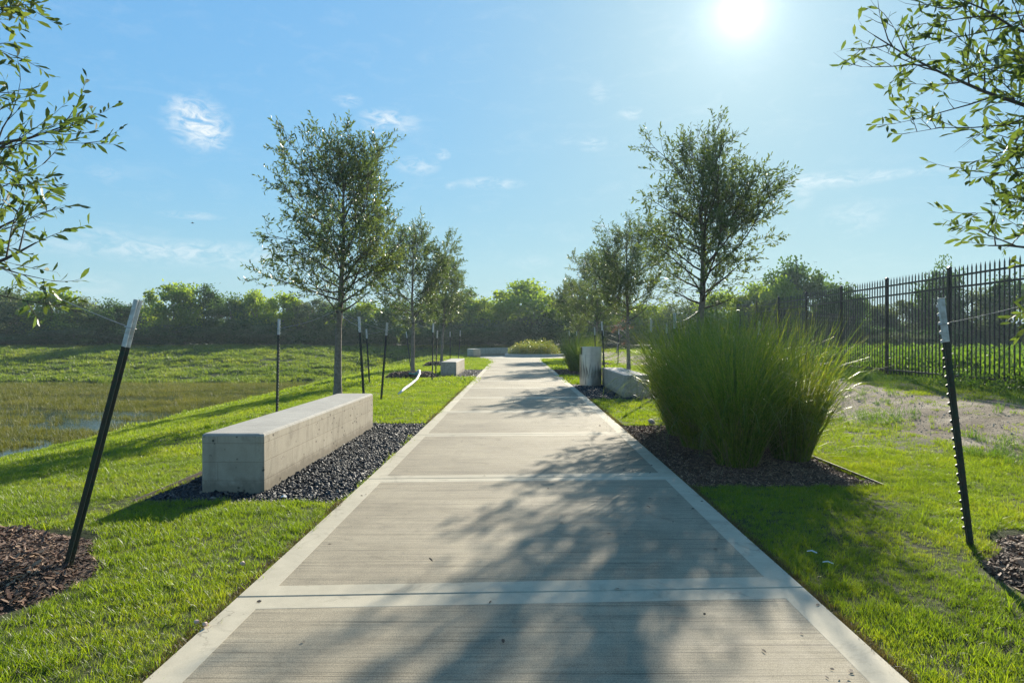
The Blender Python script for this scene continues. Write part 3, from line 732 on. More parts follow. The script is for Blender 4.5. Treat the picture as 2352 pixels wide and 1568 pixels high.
def grow(seed, H, z0, Rr, nprim, leaf=.075, r0=.07, env=None, lean=(0, 0), dens=1.0, droop=0.0, asym=None, extra=()):
    r = np.random.default_rng(seed)
    tubes = []; LP = []; LD = []
    nt = 12; trunk = []
    wob = r.normal(0, .032, (nt + 1, 2)).cumsum(0)
    for i in range(nt + 1):
        f = i / nt; trunk.append(np.array([wob[i, 0] * 1.2 * f + lean[0] * f, wob[i, 1] * 1.2 * f + lean[1] * f, f * H * .93]))
    trunk = np.array(trunk); tz = trunk[:, 2]
    def tp(z): return np.array([np.interp(z, tz, trunk[:, 0]), np.interp(z, tz, trunk[:, 1]), z])
    def trad(z): return r0 * (1 - .86 * (z / H) ** .8)
    def branch(p, d, L, rad, seg, up, jit):
        pts = [p]; d = unit(d)
        for i in range(seg):
            d = unit(d + np.array([0, 0, up / seg]) + r.normal(0, jit, 3)); pts.append(pts[-1] + d * L / seg)
        tubes.append((pts, [rad * (1 - .8 * i / seg) for i in range(seg + 1)])); return np.array(pts)
    def along(pts, s):
        k = s * (len(pts) - 1); i = min(int(k), len(pts) - 2); f = k - i
        return pts[i] * (1 - f) + pts[i + 1] * f, unit(pts[i + 1] - pts[i])
    def twig(p, d, L):
        pts = branch(p, d, L, .0028, 3, r.uniform(-.1, .45), .12)
        nl = max(5, int(L / .016 * dens))
        for q in range(nl):
            s = (q + .6) / nl; a, b_ = along(pts, min(s, .999)); LP.append(a); LD.append(unit(b_ * r.uniform(.5, 1.2) + unit(r.normal(0, 1, 3)) * .8))
    env = env or (lambda t_: min(1, .55 + 1.6 * t_) * (1 - max(0, t_ - .3) / .7) ** .62)
    for i in range(nprim + len(extra)):
        t_ = (i + r.uniform(0, .9)) / nprim; z = z0 + (H * .9 - z0) * t_ ** 1.05
        az = i * 2.39996 + r.normal(0, .35)
        inc = R(74 - 46 * t_ + r.normal(0, 9))
        rad_ = Rr * max(.16, env(t_)) * r.uniform(.58, 1.2)
        rad_ *= 1 + .11 * math.sin(az + seed) + .12 * math.sin(2 * az + 5 * t_ + seed * 2)
        L = rad_ / max(.35, math.sin(inc)) * .95; L = min(L, (H * 1.03 - z) / max(.2, math.cos(inc)))
        d = np.array([math.cos(az) * math.sin(inc), math.sin(az) * math.sin(inc), math.cos(inc)])
        if i >= nprim:
            z, az, inc, L, dr = extra[i - nprim]; az = R(az); inc = R(inc); t_ = 0
            d = np.array([math.cos(az) * math.sin(inc), math.sin(az) * math.sin(inc), math.cos(inc)])
        seg = 7; pts = branch(tp(z), d, L, max(.006, trad(z) * .42), seg, .35 * (1 - t_) - droop * (1 - t_), .09)
        ns = max(4, int(L / .105))
        for j in range(ns):
            s = .14 + .84 * (j + r.uniform(0, .8)) / ns; a, b_ = along(pts, min(s, .995))
            side = unit(np.cross(b_, r.normal(0, 1, 3)))
            dd = unit(b_ * .75 + side * r.uniform(.55, 1.1) + np.array([0, 0, .12]))
            L2 = (.26 + .36 * L * (1 - s)) * r.uniform(.6, 1.3)
            p2 = branch(a, dd, L2, .0055, 4, .22, .12)
            nt_ = max(2, int(L2 / .085))
            for q in range(nt_):
                s2 = .2 + .8 * (q + r.uniform(0, .9)) / nt_; a2, b2 = along(p2, min(s2, .999))
                twig(a2, unit(b2 * .8 + unit(r.normal(0, 1, 3)) * .75), r.uniform(.10, .24))
            twig(p2[-1], p2[-1] - p2[-2], r.uniform(.12, .26))
        twig(pts[-1], pts[-1] - pts[-2], r.uniform(.2, .4))
    LP = np.array(LP); LD = np.array(LD)
    q = np.hypot(LP[:, 0] - lean[0] * LP[:, 2] / H, LP[:, 1] - lean[1] * LP[:, 2] / H) / Rr
    kp = r.uniform(0, 1, len(LP)) < np.clip(.42 + 1.5 * q, 0, 1) * (.40 + .60 * (vnoise(LP[:, 0] * 2.8 + seed, LP[:, 2] * 2.8 + LP[:, 1] * 2.1, seed) > .43))
    LP = LP[kp]; LD = LD[kp]; n = len(LP)
    NN = unit(r.normal(0, 1, (n, 3)) + np.array([0, 0, .5])); LL = leaf * r.uniform(.6, 1.25, n)
    tm = MB(); tm.tube([tuple(p) for p in trunk], [trad(p[2]) * (1.25 if i == 0 else 1) for i, p in enumerate(trunk)], 12, False)
    return tm, tubes, LP, LD, NN, LL

def tubes_mesh(tubes):
    V = []; Fc = []; b0 = 0
    for pts, rads in tubes:
        n = 5 if rads[0] > .004 else 3
        P_ = np.array(pts); k = len(P_); d = np.gradient(P_, axis=0); d = unit(d)
        ref = np.array([.3, .2, .93]) if abs(d[0][2]) < .9 else np.array([1., 0, 0])
        a = unit(np.cross(d, ref)); b_ = np.cross(d, a)
        an = np.arange(n) * 2 * np.pi / n
        ring = P_[:, None, :] + (a[:, None, :] * np.cos(an)[None, :, None] + b_[:, None, :] * np.sin(an)[None, :, None]) * np.array(rads)[:, None, None]
        V.append(ring.reshape(-1, 3))
        i = np.arange(k - 1)[:, None] * n; j = np.arange(n)[None, :]
        Fc.append(np.stack([i + j, i + (j + 1) % n, i + n + (j + 1) % n, i + n + j], -1).reshape(-1, 4) + b0); b0 += k * n
    return np.concatenate(V), np.concatenate(Fc)

leaf_me = None
def oak(x, y, seed, H, z0, Rr, nprim, label, leafmat=m_oak, leaf=.080, r0=.07, single=0, tie=True, rz=0.0, **kw):
    z = float(height(x, y)); zb = z if not any(abs(x - a) < .01 and abs(y - b_) < .01 for a, b_, c in RINGS) else z
    root = empty('oak_tree', (x, y, zb)); tag(root, label, 'tree', 'young oaks planted in two rows along the path')
    tm, tubes, LP, LD, NN, LL = grow(seed, H, z0, Rr, nprim, leaf, r0, **kw)
    tm.build('trunk', m_bark, root, True)
    V, Fc = tubes_mesh(tubes); link('branches', mesh_np('branches', V, Fc, True), m_twig, root)
    keep = np.ones(len(LP), bool)
    if single:
        Wp = LP + np.array([x, y, zb]); sx_ = (Wp[:, 0] / np.maximum(Wp[:, 1], .05)); sy_ = (Wp[:, 2] - CAMH) / np.maximum(Wp[:, 1], .05)
        vis = (Wp[:, 1] > .8) & (np.abs(sx_) < .745) & (np.abs(sy_) < .49)
        size = np.where(vis, LL / np.maximum(Wp[:, 1], .1), 0); order = np.argsort(-size)[:single]; order = order[size[order] > 0]
        global leaf_me
        if leaf_me is None:
            V1, F1 = leaves_mesh(np.zeros((1, 3)), np.array([[1., 0, 0]]), np.array([[0, 0, 1.]]), np.array([1.]), np.array([.155]))
            leaf_me = mesh_np('leaf', V1, F1); leaf_me.materials.append(m_oakn)
        for i in order:
            D = Vector(LD[i]).normalized(); Nn = Vector(NN[i]); S = D.cross(Nn).normalized(); N2 = S.cross(D)
            M = Matrix((D, -S, N2)).transposed().to_4x4(); M = Matrix.Translation(Vector(LP[i])) @ M @ Matrix.Scale(LL[i], 4)
            lo = bpy.data.objects.new('leaf', leaf_me); COL.objects.link(lo); lo.parent = root; lo.matrix_local = M
        keep[order] = False
    V, Fc = leaves_mesh(LP[keep], LD[keep], NN[keep], LL[keep], LL[keep] * .155)
    c = link('crown', mesh_np('crown', V, Fc), leafmat, root); c['kind'] = 'stuff'
    if tie:
        q = MB(); h_ = 1.78
        cx_ = float(np.interp(h_, [p[2] for p in tm.v[::12]], [p[0] for p in tm.v[::12]])) * 0
        ring = [(.075 * math.cos(a) + cx_, .075 * math.sin(a), h_ + .01 * math.sin(3 * a)) for a in np.linspace(0, 6.283, 13)]
        q.tube(ring, .012, 6); q.build('tree_tie', m_tie, root)
    print('oak', label[:24], len(LP)); return root

oak(-3.35, 13.1, 11, 4.85, 1.75, 1.78, 46, 'tall oak with an airy crown behind the nearest concrete bench, first on the left', r0=.085, dens=.8)
oak(-3.25, 22.3, 12, 4.8, 1.75, 1.65, 38, 'second oak on the left, rising from the mulch mound with the white pipe', r0=.075, leaf=.085)
oak(-3.26, 31.5, 13, 4.7, 1.75, 1.55, 30, 'third oak on the left, its trunk just behind the distant bench', r0=.075, leaf=.10, tie=False)
oak(3.6, 13.1, 14, 5.2, 1.85, 1.72, 46, 'tallest oak, on the right behind the big ornamental grass and below the sun', r0=.095, dens=.8)
oak(3.81, 22.3, 15, 4.85, 1.85, 1.65, 38, 'oak on the right standing just behind the concrete bench and the litter bin', r0=.075, leaf=.085)
oak(4.05, 32.8, 16, 5.1, 1.7, 1.9, 32, 'third oak on the right, seen above the litter bin', r0=.075, leaf=.10, tie=False)
oak(4.0, 40.7, 17, 4.6, 1.5, 1.8, 28, 'farthest oak on the right, above the distant ornamental grass', r0=.075, leaf=.11, tie=False)
oak(-3.15, 3.62, 21, 5.2, 1.5, .93, 46, 'near oak whose leafy branches enter from the left edge', m_oakn, .070, .075, single=300, tie=False, dens=.7, env=lambda t_: .95 - .5 * t_)
oak(3.55, 3.55, 26, 5.5, 1.58, 1.36, 74, 'near oak whose leafy branches hang in from the right edge', m_oakn, .076, .075, single=300, tie=False, dens=.62, droop=.15, extra=[(1.95, 178, 84, 1.35, -.1), (1.6, 205, 118, .95, -.3), (1.6, 168, 100, .7, -.2)], env=lambda t_: max(.2, 1.08 - 1.15 * max(0, t_ - .12)))

# ------------------------------------------------------------------ T-posts
m_pgreen = mat_plain('post_green', (.018, .045, .030), .5, .2, col2=(.045, .035, .024), nscale=22, bump=.4)
m_pwhite = mat_plain('post_white', (.68, .69, .66), .55, col2=(.46, .44, .39), nscale=30)
m_wire = mat_plain('galvanised_wire', (.35, .35, .34), .4, .8)
def tpost_meshes(L, tip=.27):
    a = MB(); b = MB()
    def prof(mb, z0, z1):
        w, d, th = .022, .034, .004
        mb.box((-w, -th, z0), (w, th, z1)); mb.box((-th * .8, th + .0005, z0), (th * .8, d, z1))
    prof(a, -.25, L - tip); prof(b, L - tip + .0008, L)
    sa = MB(); sb = MB(); z = .10
    while z < L - .02:
        (sa if z < L - tip - .02 else sb).addf([(-.009, -.0042, z), (.009, -.0042, z), (.009, -.0042, z + .022), (-.009, -.0042, z + .022), (-.006, -.015, z + .004), (.006, -.015, z + .004), (.006, -.015, z + .016), (-.006, -.015, z + .016)],
                [(4, 5, 6, 7), (0, 4, 7, 3), (1, 2, 6, 5), (0, 1, 5, 4), (3, 7, 6, 2)]); z += .055
    return a, b, sa, sb
cache = {}
def tpost(x, y, L, label, lean=(0, 0), face=0.0, wire=None, stud_parts=False):
    key = round(L, 2)
    if key not in cache:
        a, b, sa, sb = tpost_meshes(L)
        ma = mesh_py('post_shaft', a.v, a.f); ma.materials.append(m_pgreen); mb_ = mesh_py('post_tip', b.v, b.f); mb_.materials.append(m_pwhite)
        ms = mesh_py('studs', sa.v, sa.f); ms.materials.append(m_pgreen); mt = mesh_py('studs', sb.v, sb.f); mt.materials.append(m_pwhite)
        one = MB(); one.addf(sa.v[:8], sa.f[:5]); mo = mesh_py('stud', one.v, one.f); mo.materials.append(m_pgreen)
        mo2 = mo.copy(); mo2.materials.clear(); mo2.materials.append(m_pwhite)
        cache[key] = (ma, mb_, ms, mt, mo, mo2, len(sa.v) // 8, len(sb.v) // 8)
    ma, mb_, ms, mt, mo, mo2, na, nb_ = cache[key]
    z = float(ground(x, y)); root = empty('metal_post', (x, y, z)); tag(root, label, 'post', 'green and white metal posts staked round the trees')
    root.rotation_euler = Vector((lean[0], lean[1], L)).to_track_quat('Z', 'Y').to_euler()
    root.rotation_euler = (Vector((lean[0], lean[1], L)).to_track_quat('Z', 'Y') @ Quaternion((0, 0, 1), face)).to_euler()
    def ch(nm, me): o = bpy.data.objects.new(nm, me); COL.objects.link(o); o.parent = root; return o
    s = ch('post_shaft', ma); tp_ = ch('white_tip', mb_)
    if stud_parts:
        for k in range(na + nb_):
            st = ch('stud', mo if k < na else mo2); st.location = (0, 0, k * .055)
    else:
        ch('studs', ms); ch('studs', mt)
    if wire:
        # wire from the post's head to the trunk, as a part of the post
        bpy.context.view_layer.update()
        M = root.matrix_world; p0 = Vector((0, 0, L - .16)); p1 = M.inverted() @ Vector(wire)
        mb = MB(); pts = []
        for i in range(9):
            f = i / 8; q = p0.lerp(p1, f); q = q + (M.inverted().to_3x3() @ Vector((0, 0, -.05 * math.sin(math.pi * f)))); pts.append(q)
        mb.tube(pts, .0022 if y < 6 else .004, 4)
        mb.tube([p0 + Vector((.03 * math.cos(a), .012 + .028 * math.sin(a), 0)) for a in np.linspace(0, 6.283, 9)], .0025, 4)
        mb.build('guy_wire', m_wire, root)
    return root
tpost(-2.45, 3.72, 1.60, 'leaning green post with toothed edge and white tip, nearest on the left', lean=(.37, .10), face=R(100), wire=(-3.15, 3.62, 1.9), stud_parts=True)
tpost(2.80, 4.19, 1.53, 'leaning green post with white tip, nearest on the right in front of the fence', lean=(-.20, -.02), face=R(-40), wire=(3.55, 3.55, 1.75), stud_parts=True)
tpost(-4.02, 11.7, 1.62, 'post left of the first oak, standing alone behind the near bench', lean=(.04, 0), wire=(-3.35, 13.1, 1.8))
tpost(-2.58, 11.9, 1.66, 'post right of the first oak trunk, behind the near bench', lean=(-.1, 0), wire=(-3.35, 13.1, 1.8))
tpost(-2.73, 14.3, 1.62, 'post leaning right past the far end of the near bench', lean=(.12, .05), wire=(-3.35, 13.1, 1.8))
tpost(-4.02, 19.2, 1.55, 'thin post between the first and second oaks on the left', lean=(-.09, 0), wire=(-3.25, 22.3, 1.8))
tpost(-2.36, 20.3, 1.72, 'post in front of the white pipe and mulch mound', lean=(.03, 0), wire=(-3.25, 22.3, 1.8))
tpost(-2.66, 23.9, 1.55, 'post just left of the distant bench on the left', lean=(.06, 0))
tpost(-4.4, 29.6, 1.6, 'post left of the second oak trunk, far off at the lawn edge', lean=(-.2, 0))
tpost(-3.1, 34.2, 1.62, 'straight post of the far pair left of the curved wall', lean=(0, 0))
tpost(-2.63, 33.4, 1.66, 'leaning post of the far pair left of the curved wall', lean=(.12, 0))
tpost(2.86, 12.0, 1.72, 'post whose white tip stands above the big ornamental grass', lean=(0, 0), wire=(3.6, 13.1, 1.8))
tpost(2.92, 14.25, 1.68, 'post behind the left edge of the big ornamental grass', lean=(-.03, 0), wire=(3.6, 13.1, 1.8))
tpost(4.85, 13.4, 1.6, 'post behind the grass clump between the tallest oak and the fence', lean=(0, 0), wire=(3.6, 13.1, 1.8))
tpost(4.6, 20.3, 1.7, 'faint post between the second oak on the right and the tallest oak')
tpost(2.78, 20.5, 1.78, 'leaning post rising just right of the litter bin', lean=(-.10, 0), wire=(3.81, 22.3, 1.8))
tpost(2.90, 23.6, 1.72, 'post rising straight behind the litter bin', lean=(-.06, 0))
tpost(5.07, 32.6, 1.7, 'post standing on bright lawn right of the litter bin', lean=(.05, 0))
tpost(4.12, 30.9, 1.66, 'post partly behind the leaning post by the litter bin')
tpost(3.3, 39.4, 1.7, 'left one of the tiny white tipped posts above the distant grass')
tpost(3.5, 41.5, 1.68, 'middle one of the tiny white tipped posts above the distant grass')
tpost(3.75, 39.6, 1.7, 'right one of the tiny white tipped posts above the distant grass')

# ------------------------------------------------------------------ litter bin
m_steel = mat_plain('brushed_steel', (.52, .50, .46), .32, .85, col2=(.44, .42, .39), nscale=6)
m_dark = mat_plain('slot_shade_and_liner', (.015, .015, .015), .8)
bn = empty('litter_bin', (2.12, 18.35, -.05)); tag(bn, 'round brushed steel litter bin with cut grass blade pattern beside the right bench', 'litter bin')
def cyl(mb, r, z0, z1, n=40, a0=0, a1=360, th=.004):
    V = []; full = (a1 - a0) >= 360; m = n if full else n + 1
    for i in range(m):
        a = R(a0 + (a1 - a0) * i / n)
        for q, z in ((r, z0), (r, z1), (r - th, z1), (r - th, z0)): V.append((q * math.cos(a), q * math.sin(a), z))
    Fc = []
    for i in range(n):
        j = (i + 1) % m
        for k in range(4): Fc.append((i * 4 + k, j * 4 + k, j * 4 + (k + 1) % 4, i * 4 + (k + 1) % 4))
    if not full: Fc += [(0, 1, 2, 3), ((m - 1) * 4 + 3, (m - 1) * 4 + 2, (m - 1) * 4 + 1, (m - 1) * 4)]
    mb.addf(V, Fc)
mb = MB(); cyl(mb, .285, .06, .86); mb.build('bin_shell', m_steel, bn, True).data.polygons.foreach_set('use_smooth', [False] * 160)
mb = MB(); cyl(mb, .262, .0, .06); cyl(mb, .255, .01, .05); mb.build('base_ring', m_steel, bn)
mb = MB(); cyl(mb, .285, .861, 1.06, 36, -150 , 150); mb.build('upper_shell', m_steel, bn)
mb = MB(); mb.tube([(0, 0, .1), (0, 0, .855)], .255, 28); mb.build('liner', m_dark, bn)
mb = MB(); mb.tube([(0, 0, 1.061), (0, 0, 1.075)], .292, 40); mb.build('lid', m_steel, bn)
mb = MB(); cyl(mb, .300, .08, .87, 14, 160, 235, .012); mb.build('door', m_steel, bn)
r_ = np.random.default_rng(5)
for i in range(24):  # raised dark strips paint the shade of cut slots onto the uncut shell
    a0 = R(172 + 196 * (i + r_.uniform(0, .8)) / 24); z0 = .17 + r_.uniform(0, .12); h = r_.uniform(.22, .68); dl = r_.uniform(-.2, .2); w = r_.uniform(.004, .0085)
    q = MB(); V = []; n = 6
    rad = .3035 if 160 < math.degrees(a0) < 235 else .2875
    for k in range(n + 1):
        f = k / n; a = a0 + dl * f * f; ww = w * math.sin(math.pi * min(1, .12 + f * .88)) / rad
        for s in (-1, 1): V.append((rad * math.cos(a + s * ww), rad * math.sin(a + s * ww), z0 + h * f))
    q.addf(V, [(2 * k, 2 * k + 1, 2 * k + 3, 2 * k + 2) for k in range(n)]); q.build('blade_slot_shade', m_dark, bn)

# ------------------------------------------------------------------ ornamental grasses
m_orn = mat_leaf('ornamental_grass', [(.035, .075, .012), (.105, .165, .022), (.25, .275, .05)], (2.2, 2.0, .8), .42, .03, .36, 2.4, dry=(.40, .29, .12), dryp=.635, stretch=(1, 1, .12))
def clump_mesh(seed, n=1150, H=1.33, rad=.17):
    r = np.random.default_rng(seed); seg = 7
    a = r.uniform(0, 6.283, n); q = np.sqrt(r.uniform(0, 1, n)) * rad
    az = a + r.normal(0, .55, n); L = H * r.uniform(.5, 1.32, n)
    th0 = .05 + .35 * (q / rad) * r.uniform(.4, 1.1, n); k = np.abs(r.normal(.38, .33, n)); k = np.where(r.uniform(0, 1, n) < .16, k + r.uniform(.5, 1.9, n), k)
    pos = np.stack([q * np.cos(a), q * np.sin(a), np.zeros(n)], 1); rows = []
    wa = az + np.pi / 2 + r.normal(0, .7, n); W2 = r.uniform(.0028, .0085, n)
    for s in range(seg + 1):
        f = s / seg; ww = W2 * (1.0 - .85 * f ** 1.6)
        off = np.stack([np.cos(wa) * ww, np.sin(wa) * ww, np.zeros(n)], 1); rows += [pos - off, pos + off]
        th = th0 + k * f ** 1.7 * 1.5; az = az + r.normal(0, .05, n)
        st = (L / seg)
        pos = pos + np.stack([np.sin(th) * np.cos(az) * st, np.sin(th) * np.sin(az) * st, np.cos(th) * st], 1)
    V = np.stack(rows, 1).reshape(-1, 3); per = 2 * (seg + 1); base = np.arange(n)[:, None] * per
    Fc = np.concatenate([base + np.array([2 * s, 2 * s + 1, 2 * s + 3, 2 * s + 2]) for s in range(seg)], 0)
    return V, Fc
cm = [mesh_np('grass_blades', *clump_mesh(400 + i)) for i in range(4)]
for m_ in cm: m_.materials.append(m_orn)
ORN = [(2.23, 6.75, 1.0, 'front clump of ornamental grass, standing free nearest the camera'), (2.93, 7.15, .98, 'right front clump of ornamental grass, beside the bare lawn'),
       (2.15, 7.8, 1.0, 'clump of ornamental grass second along the path edge'), (2.85, 8.2, 1.05, 'clump of ornamental grass in the middle of the bed'), (2.22, 8.8, 1.02, 'clump of ornamental grass third along the path edge'),
       (2.82, 9.3, 1.05, 'clump of ornamental grass at the back right of the bed'), (2.45, 9.6, 1.03, 'clump of ornamental grass at the far left, reaching over the bench'),
       (2.35, 25.6, 1.0, 'far ornamental grass clump directly left of the litter bin'), (2.9, 26.6, .98, 'far ornamental grass clump partly behind the litter bin'), (2.55, 24.4, .85, 'lower far ornamental grass clump in front, beside the litter bin'), ]
for i, (x, y, s, lb) in enumerate(ORN):
    root = empty('ornamental_grass', (x, y, -.05), i * 1.3); root.scale = (s, s, s); tag(root, lb, 'plant', 'clumps of tall ornamental grass')
    o = bpy.data.objects.new('blades', cm[i % 4]); COL.objects.link(o); o.parent = root; o['kind'] = 'stuff'

# tan dead blades and bent stems inside the nearer clumps, parts of them
m_straw = mat_leaf('dead_straw', [(.20, .14, .07), (.32, .24, .12), (.42, .33, .18)], (1.2, 1.2, 1.0), .35, .03, .5, 3.0)
def straw_mesh(seed, n=170):
    V, Fc = blades(n, .20, .25, 1.15, .005, .45, seed, 6, .85, 1.5, .6); return V, Fc
sm_ = [mesh_np('dead_blades', *straw_mesh(450 + i)) for i in range(3)]
for m_ in sm_: m_.materials.append(m_straw)
for i, root in enumerate([o for o in COL.objects if o.name.startswith('ornamental_grass') and o.type == 'EMPTY'][:7]):
    o = bpy.data.objects.new('dead_blades', sm_[i % 3]); COL.objects.link(o); o.parent = root; o['kind'] = 'stuff'
# shrubs in the round planter
m_shrub = mat_leaf('lantana', [(.09, .14, .02), (.15, .20, .025), (.26, .22, .03)], (1.6, 1.6, .8), .45, .08, .4, 1.2, dry=(.42, .16, .03), dryp=.60)
def puff(seed, n, rx, ry, rz, leaf):
    r = np.random.default_rng(seed); d = unit(r.normal(0, 1, (n, 3))); d[:, 2] = np.abs(d[:, 2]); q = r.uniform(.55, 1.08, n)[:, None]
    bump_ = 1 + .22 * np.sin(d[:, :1] * 7 + seed) * np.cos(d[:, 1:2] * 6)
    P_ = d * q * bump_ * np.array([rx, ry, rz]); return leaves_mesh(P_, unit(d + r.normal(0, .7, (n, 3))), unit(r.normal(0, 1, (n, 3))), leaf * r.uniform(.7, 1.3, n), leaf * .26 * np.ones(n))
for i, (dx_, dy_, s, lb) in enumerate([(-1.05, -.55, .78, 'left'), (-.15, -.85, .95, 'middle'), (.85, -.6, .9, 'right'), (-.5, .5, 1.0, 'back left'), (.6, .6, 1.0, 'back right')]):
    root = empty('flowering_shrub', (PCX + dx_, PCY + dy_, .1)); tag(root, f'yellow green flowering shrub at the {lb} of the round planter', 'shrub', 'shrubs in the round planter')
    V, Fc = puff(500 + i, 2200, .95 * s, .95 * s, .95 * s, .085)
    link('foliage', mesh_np('foliage', V, Fc), m_shrub, root)['kind'] = 'stuff'
    mb = MB()
    for k in range(9): a = k * .7; mb.tube([(0, 0, -.02), (.3 * math.cos(a), .3 * math.sin(a), .35), (.6 * s * math.cos(a), .6 * s * math.sin(a), .6 * s)], [.012, .008, .004], 5)
    mb.build('stems', m_twig, root)

# ------------------------------------------------------------------ fence
m_fence = mat_plain('black_fence_paint', (.030, .024, .022), .38, .3, col2=(.022, .018, .017), nscale=10, spec=.6)
def fence(x0, y0, dx, dy, n_span, H, sp, npk, label, zoff=.0):
    root = empty('picket_fence', (x0, y0, float(height(x0, y0)))); tag(root, label, 'fence')
    zb = float(height(x0, y0)); a = math.atan2(dy, dx)
    pm = MB(); w = .032; pm.box((-w, -w, -.3), (w, w, H - .02)); pm.box((-w - .004, -w - .004, H - .0195), (w + .004, w + .004, H + .0)); pm.addf([(-w, -w, H + .001), (w, -w, H + .001), (w, w, H + .001), (-w, w, H + .001), (0, 0, H + .03)], [(0, 1, 4), (1, 2, 4), (2, 3, 4), (3, 0, 4)])
    post = mesh_py('fence_post', pm.v, pm.f, mi=pm.mi); post.materials.append(m_fence)
    q = MB(); t_ = .0095; q.box((-t_, -t_, .06), (t_, t_, H - .07)); q.addf([(-t_, -t_, H - .0698), (t_, -t_, H - .0698), (t_, t_, H - .0698), (-t_, t_, H - .0698), (0, 0, H + .01)], [(0, 1, 4), (1, 2, 4), (2, 3, 4), (3, 0, 4)])
    pk = mesh_py('picket', q.v, q.f); pk.materials.append(m_fence)
    def rl():
        r = MB(); r.box((.034, -.0165, 0), (sp - .034, .0165, .035)); me = mesh_py('rail', r.v, r.f); me.materials.append(m_fence); return me
    rail = rl()
    for i in range(n_span + 1):
        s = i * sp; X_, Y_ = x0 + dx * s, y0 + dy * s; zz = float(height(X_, Y_)) * .0 + zoff + .41 - .028
        def add(nm, me, loc, rot=0.0):
            o = bpy.data.objects.new(nm, me); COL.objects.link(o); o.parent = root; o.location = (loc[0] - x0, loc[1] - y0, loc[2] - zb); o.rotation_euler = (0, 0, rot); return o
        add('fence_post', post, (X_, Y_, zz), a)
        if i == n_span: break
        for zr in (.13, H - .42, H - .20): add('rail', rail, (X_, Y_, zz + zr), a)
        for k in range(npk):
            ss = sp * (k + .5 + .0) / npk; add('picket', pk, (X_ + dx * ss, Y_ + dy * ss, zz), a)
    return root
fd = Vector((.0491, 1.0)).normalized()
FE = 27.95
y0 = FE - 2.44 * 9 * fd.y
fence(7.88 + .0491 * y0, y0, fd.x, fd.y, 9, 2.25, 2.44, 19, 'long black metal picket fence running beside the track on the right')
fd2 = Vector((8.9, 10.2)).normalized()
fence(7.88 + .0491 * FE + fd2.x * .09, FE + fd2.y * .09, fd2.x, fd2.y, 7, 2.25, 2.44, 19, 'second black fence turning away from the far corner, seen through the first')

# weeds beyond and along the fence
m_vine = mat_leaf('weed_leaf', [(.055, .095, .014), (.085, .145, .018), (.13, .185, .028)], (1.8, 1.9, .9), .45, .03, .45, 1.0)
def weed_mesh(seed, n=70, rad=.28, h=.34, leaf=.06):
    r = np.random.default_rng(seed); q = np.sqrt(r.uniform(0, 1, n)) * rad; a = r.uniform(0, 6.283, n)
    P_ = np.stack([q * np.cos(a), q * np.sin(a), r.uniform(0, 1, n) ** 1.3 * h * (1 - .5 * q / rad)], 1)
    return leaves_mesh(P_, unit(r.normal(0, 1, (n, 3)) + [0, 0, .4]), unit(r.normal(0, .6, (n, 3)) + [0, 0, 1]), leaf * r.uniform(.6, 1.4, n), leaf * .4 * r.uniform(.7, 1.2, n))
weeds = [src('weed', mesh_np('weed', *weed_mesh(600 + i)), m_vine) for i in range(4)]
N = 26000; x = rng.uniform(7.6, 34, N); y = rng.uniform(8, 44, N)
fx = 7.88 + .0491 * y
k = (x > fx + .12) & (np.abs(x) < .82 * y + 2) & (rng.uniform(0, 1, N) < np.clip(1.15 - y / 45, .2, 1))
k |= (np.abs(x - fx + .35) < .35) & (rng.uniform(0, 1, N) < .5) & (y < 28)
x, y = x[k], y[k]; n = len(x)
o = scatter('weeds', np.stack([x, y, height(x, y) - .02], 1), np.stack([np.zeros(n), np.zeros(n), rng.uniform(0, 6.28, n)], 1), rng.uniform(.5, 1.2, n) * np.where(vnoise(x * .8, y * .8, 71) > .62, 1.7, .8) * np.where(x < 7.88 + .0491 * y, .5, 1), weeds)
tag(o, 'bright leafy weeds and vines on the ground behind the fence', 'weeds', kind='stuff')
tg = [src('tuft', mesh_np('tuft', *blades(24, .07, .05, .16, .006, .45, 640 + i, 3, .2, 1.2)), m_vine) for i in range(3)]
N = 5200; x = rng.uniform(4.9, 8.6, N); y = rng.uniform(5, 28, N); k = (vnoise(x * 1.4, y * 1.4, 75) > .48) & cull(x, y) & ((np.abs(x - 6.35) > .8) | (rng.uniform(0, 1, N) < .22))
x, y = x[k], y[k]; n = len(x)
tag(scatter('track_grass', np.stack([x, y, height(x, y)], 1), np.stack([np.zeros(n), np.zeros(n), rng.uniform(0, 6.28, n)], 1), rng.uniform(.5, 1.2, n), tg), 'ragged grass sprouting from the dirt track before the fence', 'grass', kind='stuff')
m_stone = mat_plain('pale_stone', (.42, .37, .30), .9, col2=(.26, .22, .17), nscale=3)
rub = [src('rubble', pebble(700 + i, 1, .8, .5), m_stone) for i in range(4)]
N = 9000; x = rng.uniform(5.0, 7.8, N); y = rng.uniform(6.5, 24, N); k = (track_m(x, y) > .3); x, y = x[k], y[k]; n = len(x)
tag(scatter('track_gravel', np.stack([x, y, height(x, y)], 1), rng.uniform(0, 3, (n, 3)), .0075 * np.exp(rng.normal(0, .45, n)), rub), 'loose pale gravel on the dirt track before the fence', 'gravel', kind='stuff')

